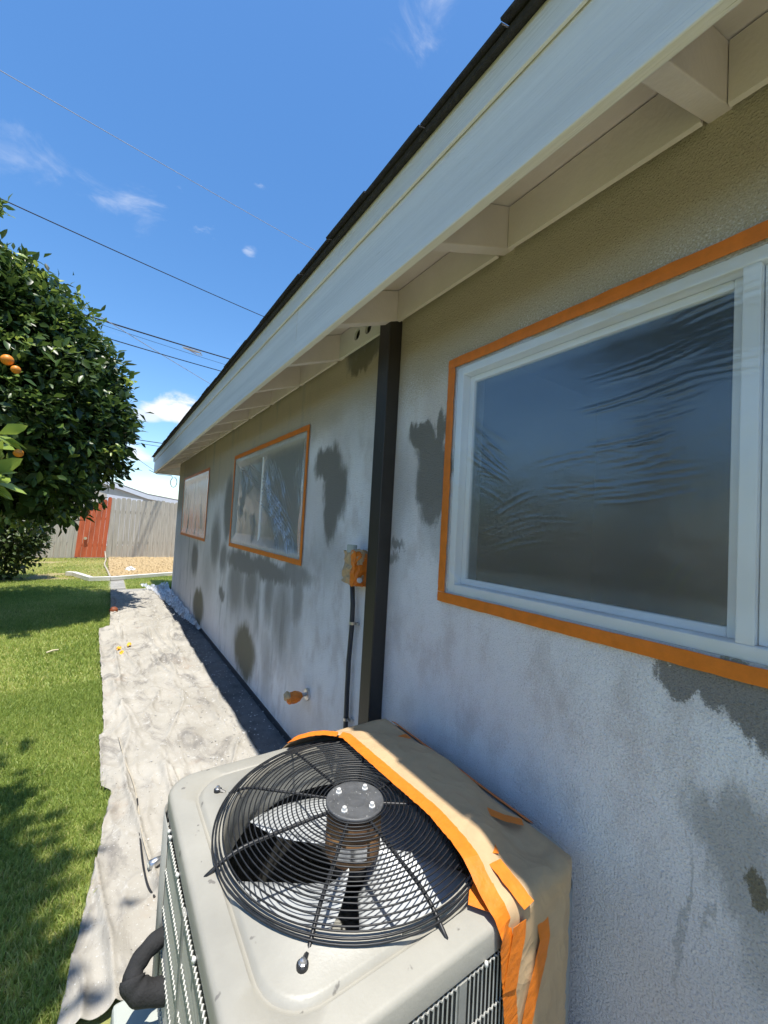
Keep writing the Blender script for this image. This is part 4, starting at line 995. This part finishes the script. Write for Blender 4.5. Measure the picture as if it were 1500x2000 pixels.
# fruit on the cloth
def ball(name, c, r, mat, label, cat, group=None, parent=None, sq=.95):
    m = MB(); prof = [(max(.0002, r * math.sin(t)), -r * sq * math.cos(t)) for t in np.linspace(0, math.pi, 10)]
    o = m.lathe(c, prof, 16).build(name, mat, parent, smooth=True, loc=None if parent else c)
    return o if parent else tag(o, label, cat, group)
c = on_z(222, 1192, .06); ball('fallen_fruit', c, .055, 'rotten', 'brown rotten orange lying on the bunched drop cloth edge', 'fruit')
pk = thing('orange_peel', 'torn yellow orange peel pieces on the cream drop cloth', 'peel', on_z(236, 1272, .02))
for i, (u, v) in enumerate(((232, 1268), (238, 1276), (252, 1260))):
    c = on_z(u, v, .03); r_ = random.Random(i); pts = []
    A = np.zeros((6, 6, 3))
    for a_ in range(6):
        for b_ in range(6):
            x = (a_ - 2.5) / 2.5; y = (b_ - 2.5) / 2.5; A[a_, b_] = (c.x + x * .018 + .008 * r_.uniform(-1, 1), c.y + y * .04 + .018 * r_.uniform(-1, 1), .03 + .022 * (1 - .5 * (x * x + y * y)) + .008 * r_.uniform(-1, 1))
    MB().grid(A).build('peel_piece', 'peel', pk, thick=.003)
a = on_z(90, 1275, .03); b = on_z(114, 1269, .035)
tag(MB().tube([a, a.lerp(b, .5) + Vector((0, 0, .006)), b], [.010, .012, .008], 6).build('stick', 'stick', None, loc=a), 'short pale stick lying on the mown lawn', 'stick')

# ================================================================== fence, pipe, neighbours
fence = thing('fence', 'weathered grey board fence behind the gravel bed, right of the red boards', 'fence', (1.0, 15.66, 0))
fl = thing('fence', 'weathered grey board fence partly hidden by the orange tree, left of the red boards', 'fence', (-1.4, 15.66, 0))
red = thing('gate', 'red stained wooden board section standing in the grey fence', 'gate', (-.33, 15.64, 0))
def plank(parent, mat, x0, x1, y, z0, z1, lean):
    w = (x1 - x0) * .47; xc = (x0 + x1) / 2; cz = z1
    m = MB().prism([(xc - w, y, z0), (xc + w, y, z0), (xc + w + lean, y, z1 - .05), (xc + w * .6 + lean, y, z1), (xc - w * .6 + lean, y, z1), (xc - w + lean, y, z1 - .05)], (0, .02, 0))
    return m.build('plank', mat, parent)
x = .06
while x < 4.6:
    plank(fence, 'plank', x, x + .142, 15.65 + random.choice((0, .012, .02)), random.uniform(0, .03), 1.93 + random.uniform(-.02, .03), .012); x += .142
x = -4.3
while x < -.76:
    plank(fl, 'plank', x, x + .145, 15.65 + random.choice((0, .010)), random.uniform(0, .03), 1.60 + random.uniform(-.03, .03), .06); x += .145
x = -.74; k = 0
for w in (.15, .14, .13, .13, .12, .11):
    plank(red, 'redplank', x, x + w, 15.64 - .008 * (k % 2), .03, 1.50 + .09 * k, .07); x += w; k += 1
MB().tube([(-.50, 15.63, .62), (-.50, 15.58, .62)], [.035, .045], 10).build('knob', 'stick', red)
for t, a, b, z in ((fence, .06, 4.6, .45), (fence, .06, 4.6, 1.45), (fl, -4.3, -.76, .4), (fl, -4.3, -.76, 1.2), (red, -.74, .03, .35), (red, -.72, .05, 1.2)):
    MB().box((a, 15.70, z), (b, 15.74, z + .09)).build('rail', 'plank', t)
for t, x in ((fence, .12), (fence, 2.5), (fl, -.85), (fl, -3.0)): MB().box((x, 15.745, 0), (x + .09, 15.83, 1.55)).build('fence_post', 'plank', t)

# white downspout lying on the ground
pts = [on_z(u, v, .06) for (u, v) in ((131, 1120), (146, 1121), (178, 1131), (215, 1130), (280, 1125), (345, 1120))]; pts.append(pts[-1] + (pts[-1] - pts[-2]) * .6)
dsp = thing('downspout', 'long white downspout lying on the ground in front of the gravel', 'downspout', (pts[2].x, pts[2].y, 0))
def rect_tube(P, hw, hz):
    m = MB(); A = []
    for i, p in enumerate(P):
        t = (P[min(i + 1, len(P) - 1)] - P[max(i - 1, 0)]).normalized(); s = t.cross(Vector((0, 0, 1))).normalized()
        A += [p - s * hw - Vector((0, 0, hz)), p + s * hw - Vector((0, 0, hz)), p + s * hw + Vector((0, 0, hz)), p - s * hw + Vector((0, 0, hz))]
    n = len(P); fs = [(i * 4 + j, i * 4 + (j + 1) % 4, (i + 1) * 4 + (j + 1) % 4, (i + 1) * 4 + j) for i in range(n - 1) for j in range(4)] + [(0, 1, 2, 3), tuple(4 * n - 4 + j for j in range(4))]
    return m.add(A, fs)
rect_tube(pts[:4], .05, .045).build('elbow', 'pvc', dsp, bevel=.006); rect_tube(pts[3:], .045, .04).build('pipe', 'pvc', dsp, bevel=.006)
pts = [on_z(u, v, .04) for (u, v) in ((215, 1126), (209, 1112), (203, 1102), (207, 1094))] + [Vector((.06, 15.2, .06)), Vector((.05, 15.55, .1)), Vector((.03, 15.6, .22))]
tag(MB().tube(smooth_path(pts), .02, 8).build('garden_hose', 'hose', None, smooth=True, loc=pts[1]), 'pale hose running from fence to the white downspout', 'hose')
c = on_z(254, 1113, .05)
m = MB().lathe(c, [(.0002, -.06), (.08, -.05), (.11, 0), (.07, .06), (.0002, .09)], 9); crumple(m.build('paper_scrap', 'white', None, loc=c), .03, 5)
tag(bpy.data.objects['paper_scrap'], 'small crumpled white scrap lying on the tan gravel', 'scrap')

nb = thing('neighbour_house', 'cream neighbouring house with white eave trim behind the fence', 'house', (1, 24, 0))
A_ = on_y(205, 938, 24); B_ = on_y(287, 967, 24); C_ = on_y(349, 979, 24)
slope = (B_.z - A_.z) / (B_.x - A_.x); Lx = A_.x - 5.5; Lz = A_.z - slope * 5.5
R_ = C_ + (C_ - B_) * 4
MB().prism([(Lx - 4, 23.7, -.1), (R_.x, 23.7, -.1), (R_.x, 23.7, R_.z - .06), (B_.x, 23.7, B_.z - .06), (Lx, 23.7, Lz - .06), (Lx - 4, 23.7, Lz - 1.2)], (0, 6, 0)).build('wall', 'nwall', nb)
MB().prism([(Lx, 23.6, Lz - .20), (B_.x, 23.6, B_.z - .20), (B_.x, 23.6, B_.z), (Lx, 23.6, Lz)], (0, .06, 0)).build('barge_board', 'white', nb)
MB().prism([(B_.x, 23.6, B_.z - .20), (R_.x, 23.6, R_.z - .24), (R_.x, 23.6, R_.z), (B_.x, 23.6, B_.z)], (0, .06, 0)).build('eave_board', 'white', nb)
MB().prism([(Lx, 23.62, Lz + .001), (B_.x, 23.62, B_.z + .001), (R_.x, 23.62, R_.z + .001), (R_.x, 23.62, R_.z + .06), (B_.x, 23.62, B_.z + .06), (Lx, 23.62, Lz + .06)], (0, 7, 0)).build('roof', 'nroof', nb)
MB().prism([(-.05, 22, -.1), (1.35, 22, -.1), (1.35, 22, on_y(250, 974, 22).z), (-.05, 22, on_y(225, 966, 22).z)], (0, .12, 0)).build('side_wall', 'white', nb)

# ================================================================== trees
def leaves(pos, nrm_, n_per, size, spread, seed, light):
    r = np.random.default_rng(seed); k = len(pos)
    P = np.repeat(pos, n_per, 0) + r.normal(0, spread, (k * n_per, 3)); Nn = np.repeat(nrm_, n_per, 0)
    n = len(P)
    d = Nn * .9 + r.normal(0, .75, (n, 3)); d[:, 2] -= .15; d /= np.linalg.norm(d, axis=1)[:, None]      # leaf axis
    up = Nn * .5 + np.array([0, 0, .8]) + r.normal(0, .55, (n, 3)); s = np.cross(d, up); s /= np.linalg.norm(s, axis=1)[:, None] + 1e-9; q = np.cross(s, d)
    L_ = (size * r.uniform(.6, 1.25, n))[:, None]; w = L_ * r.uniform(.2, .27, (n, 1))
    v = np.zeros((n, 6, 3)); v[:, 0] = P; v[:, 1] = P + d * L_ * .45 + s * w + q * L_ * .06; v[:, 2] = P + d * L_ * .5 - q * L_ * .03; v[:, 3] = P + d * L_ * .45 - s * w + q * L_ * .06
    v[:, 4] = P + d * L_ - q * L_ * .14; v[:, 5] = P + d * L_ * .78 + q * 0 - q * L_ * .06
    v[:, 5] += s * w * .62
    v5b = P + d * L_ * .78 - q * L_ * .06 - s * w * .62
    v = np.concatenate([v, v5b[:, None]], 1)   # 7 verts
    f = np.array([(0, 1, 2), (0, 2, 3), (1, 5, 2), (5, 4, 2), (2, 4, 6), (3, 2, 6)])[None] + 7 * np.arange(n)[:, None, None]
    cl = np.repeat(np.clip(r.normal(.28, .16, k) + light, 0, 1), n_per); rv = np.clip(cl + r.normal(0, .12, n), 0, 1)
    return v.reshape(-1, 3), f.reshape(-1, 3), np.repeat(rv, 7)
def crown_points(ells, n, seed, shell=.5, clip=None):
    r = np.random.default_rng(seed); V = np.array([e[3] * e[4] * e[5] for e in ells]) ** .67; ch = r.choice(len(ells), n, p=V / V.sum())
    E_ = np.array([e[:6] for e in ells]); d = r.normal(0, 1, (n, 3)); d /= np.linalg.norm(d, axis=1)[:, None]
    rad = 1 - shell * r.random(n) ** 2.2 + r.normal(0, .05, n) + .34 * (fbm(d[:, 0] * 3 + ch * 5.1 + 20, d[:, 1] * 3 + d[:, 2] * 4 + 20, seed) - .5)
    P = E_[ch, :3] + d * E_[ch, 3:6] * rad[:, None]; N_ = d / E_[ch, 3:6]; N_ /= np.linalg.norm(N_, axis=1)[:, None]
    keep = np.ones(n, bool)
    for i, e in enumerate(ells):   # drop what is deep inside another lobe
        q = (P - E_[i, :3]) / (E_[i, 3:6] * .62); keep &= ((q ** 2).sum(1) > 1) | (r.random(n) < .25)
    if clip is not None: keep &= clip(P)
    return P[keep], N_[keep]
def limbs(root, base, targets, r0, mat='bark', parts=('trunk', 'limb')):
    base = Vector(base); t0 = base + Vector((0, 0, .9))
    j = [base, base + Vector((.03, .02, .3)), base + Vector((-.02, .03, .6)), t0]
    MB().tube(j, [r0 * 1.3, r0 * 1.05, r0 * .95, r0 * .9], 10).build(parts[0], mat, root, smooth=True)
    for t in targets:
        t = Vector(t); mid = t0.lerp(t, .5) + Vector((random.uniform(-.15, .15), random.uniform(-.15, .15), .1))
        MB().tube(smooth_path([t0 - Vector((0, 0, .1)), t0.lerp(mid, .5), mid, t], 1), list(np.linspace(r0 * .6, r0 * .12, 8)), 7).build(parts[1], mat, root, smooth=True)

tr = thing('orange_tree', 'dense round orange tree with dark glossy leaves and a few oranges', 'tree', (-1.63, 7.45, 0))
E1 = [(-1.85, 8.6, 3.35, 2.0, 1.9, 1.9), (-.75, 8.5, 2.9, 1.08, 1.2, 1.25), (-1.1, 8.4, 4.05, .95, 1.1, 1.0), (-.55, 8.6, 3.7, .68, .9, .9), (-1.7, 7.6, 2.6, 1.3, 1.0, 1.2), (-2.6, 8.0, 3.9, 1.5, 1.5, 1.4), (-1.55, 8.3, 4.62, .85, 1.0, .75),
      (-2.6, 8.9, 2.2, 1.6, 1.5, 1.0), (-.95, 8.0, 2.0, .85, .9, .62), (-1.9, 7.9, 1.8, 1.1, 1.1, .62), (-.42, 8.6, 3.1, .72, .8, .9)]
KT = .86
E1 = [(e[0] - .05, e[1], e[2] - .13, e[3] * .97, e[4], e[5] * .96) for e in E1]
E1 = [(e[0] * KT, e[1] * KT, CAM_H + (e[2] - CAM_H) * KT, e[3] * KT, e[4] * KT, e[5] * KT) for e in E1]
Pp, Nn = crown_points(E1, 7000, 11, .42, clip=lambda P: fbm(P[:, 0] * 2.3 + 40, P[:, 2] * 2.3 + P[:, 1] * 1.7 + 40, 71) > .40)
v, f, rv = leaves(Pp, Nn, 9, .135, .085, 12, .06)
np_mesh('crown', v, f, 'leaf', tr, rnd=rv)
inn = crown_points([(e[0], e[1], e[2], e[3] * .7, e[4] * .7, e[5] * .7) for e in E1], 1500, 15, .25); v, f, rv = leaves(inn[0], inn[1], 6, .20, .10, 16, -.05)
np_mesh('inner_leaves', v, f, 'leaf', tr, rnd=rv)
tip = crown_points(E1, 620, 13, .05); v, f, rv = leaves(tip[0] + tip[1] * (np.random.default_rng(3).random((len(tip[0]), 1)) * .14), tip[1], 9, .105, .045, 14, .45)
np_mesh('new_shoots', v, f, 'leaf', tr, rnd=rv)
limbs(tr, (-1.63, 7.45, 0), [(-.95, 7.15, 3.1), (-2.3, 7.05, 3.3), (-1.4, 7.9, 3.8), (-1.45, 6.7, 2.5), (-2.15, 8.0, 2.8), (-.85, 7.55, 2.3)], .12)
for (u, v_, yy, r_) in ((14, 703, 5.5, .055), (31, 722, 5.47, .042), (36, 885, 5.7, .045), (8, 905, 5.75, .04)):
    ball('orange', on_y(u, v_, yy), r_, 'orange', None, None, parent=tr)

bu = thing('shrub', 'loose leafy shrub at the lawn edge below the orange tree', 'shrub', (-1.9, 11.2, 0))
E2 = [(-1.75, 11.0, .80, .66, .6, .68), (-2.4, 11.1, 1.0, .8, .7, .9), (-1.42, 11.0, .95, .36, .4, .42)]
Pp, Nn = crown_points(E2, 1700, 21, .8); v, f, rv = leaves(Pp, Nn, 8, .11, .08, 22, .0); np_mesh('crown', v, f, 'leafb', bu, rnd=rv)
limbs(bu, (-1.9, 11.25, -.5), [(-1.6, 11.2, 1.0), (-2.3, 11.3, 1.1)], .05, parts=('stem', 'limb'))

# near tree at the left, mostly outside the picture
t2 = thing('citrus_tree', 'tall near citrus tree whose leaf sprays enter at the left edge', 'tree', (-2.1, 1.9, 0))
E3 = [(-2.2, 1.6, 4.5, 1.4, 1.3, 1.1), (-1.35, 1.0, 4.7, .85, .75, .6), (-2.6, 1.2, 4.3, 1.0, 1.0, .8), (-.74, .72, 4.7, .30, .40, .3)]
def outside(P):   # the photographed view holds none of this crown but two sprays
    d = P - np.array([0, 0, CAM_H]); q = d @ np.array(FWD); u = 750 + F_PX * (d @ np.array(CR)) / q; v_ = 1000 + F_PX * (d @ np.array(CD)) / q
    return (q < .1) | (u < -90) | (v_ < -90)
Pp, Nn = crown_points(E3, 2600, 31, .5, clip=outside)
v, f, rv = leaves(Pp, Nn, 8, .13, .09, 32, .05); np_mesh('crown', v, f, 'leaf', t2, rnd=rv)
limbs(t2, (-2.1, 1.9, 0), [(-2.0, 1.6, 4.3), (-1.1, 1.0, 4.6), (-2.7, 1.2, 4.2)], .11)
def spray(pts_, n_per, size, sp, seed, light):
    c = np.array([list(on_y(u, v_, y)) for (u, v_, y) in pts_]); nn_ = np.tile(np.array([[.75, -.35, .25]]), (len(c), 1)); v, f, rv = leaves(c, nn_, n_per, size, sp, seed, light); np_mesh('leaf_spray', v, f, 'leaf', t2, rnd=rv)
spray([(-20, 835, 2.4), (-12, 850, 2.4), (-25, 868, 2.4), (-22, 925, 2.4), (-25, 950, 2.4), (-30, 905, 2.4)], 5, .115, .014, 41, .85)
spray([(-6, 395, 2.7), (-4, 412, 2.7), (2, 402, 2.7), (-12, 405, 2.7)], 8, .05, .016, 42, .45)
for (a, b) in (((-25, 850, 2.4), (-120, 880, 2.6)), ((-25, 930, 2.4), (-120, 900, 2.6)), ((-5, 405, 2.7), (-110, 470, 2.8))):
    p0, p1 = on_y(*a), on_y(*b); MB().tube([p0, p0.lerp(p1, .5) + Vector((0, 0, .03)), p1, Vector((-1.7, 2.2, p1.z + .2))], [.003, .006, .008, .012], 6).build('twig', 'bark', t2)
for (u, v_, y) in ((-28, 890, 2.4),):
    ball('orange', on_y(u, v_, y), .03, 'orange', None, None, parent=t2)

# hedge along the far side of the garden
hg = thing('hedge', 'tall green hedge along the side of the garden facing the windows', 'hedge', (-4.9, 2, 0))
E4 = [(-5.0, y, 1.3 + random.uniform(-.1, .3), .7, 1.0, 1.5) for y in np.arange(-6, 15.5, 1.1)]
Pp, Nn = crown_points(E4, 5200, 51, .35, clip=lambda P: P[:, 2] > 0); v, f, rv = leaves(Pp, Nn, 5, .17, .10, 52, .05); np_mesh('foliage', v, f, 'leafb', hg, rnd=rv)
for y in np.arange(-6, 15.5, 2.2): MB().tube([(-5.0, y, 0), (-5.0, y + .1, 1.2), (-4.9, y, 2.2)], [.06, .045, .02], 7).build('stem', 'bark', hg)

# ================================================================== wires
def wire(a, ya, b, yb, r, mat, sag, label, ext0=.35, ext1=.5):
    A, B = on_y(*a, ya), on_y(*b, yb); d = B - A; A2 = A - d * ext0; B2 = B + d * ext1; pts = []
    for t in np.linspace(0, 1, 40): p = A2.lerp(B2, t); p.z -= sag * 4 * (t * (1 - t) - .17); pts.append(p)
    return tag(MB().tube(pts, r, 6).build('overhead_wire', mat, None, smooth=True, loc=A2), label, 'wire', 'overhead wires')
wire((0, 138), 13, (630, 497), 17, .010, 'cablelight', .10, 'pale thin overhead wire, the highest one crossing the sky')
wire((0, 388), 13, (525, 622), 17, .014, 'cable', .10, 'dark twisted overhead wire running above the orange tree to the roof')
w3 = wire((245, 640), 14, (455, 703), 16, .020, 'cable', .03, 'thick dark overhead cable carrying a metal splice clamp')
wire((246, 650), 15, (440, 712), 17, .006, 'cable', .03, 'faint thin wire just under the clamp-bearing cable')
wire((248, 672), 14, (440, 727), 16, .014, 'cable', .03, 'dark overhead wire below the clamp-bearing cable')
wire((247, 650), 14, (415, 752), 17, .011, 'cablelight', .03, 'pale wire slanting steeply across the two dark cables')
wire((250, 856), 18, (318, 866), 19, .014, 'cable', .01, 'low dark wire passing just above the far roof corner')
wire((250, 862), 18, (312, 872), 19, .009, 'cable', .01, 'low thin wire just under the low dark wire')
wire((240, 876), 18, (284, 907), 19, .011, 'cablelight', .01, 'short pale wire slanting down to the far roof corner')
a = on_y(357, 678, 14.9); b = on_y(392, 689, 15.3); cw = thing('splice_clamp', 'metal splice clamp hanging on the thick overhead cable', 'clamp', a)
MB().tube([a, a.lerp(b, .3), a.lerp(b, .7), b], [.03, .045, .045, .03], 8).build('sleeve', 'silver', cw)
MB().tube([b + Vector((.0, 0, -.03)), b + Vector((.06, .05, -.05)), b + Vector((-.1, 0, -.10)), b + Vector((-.35, 0, -.02))], .016, 6).build('loop', 'silver', cw)
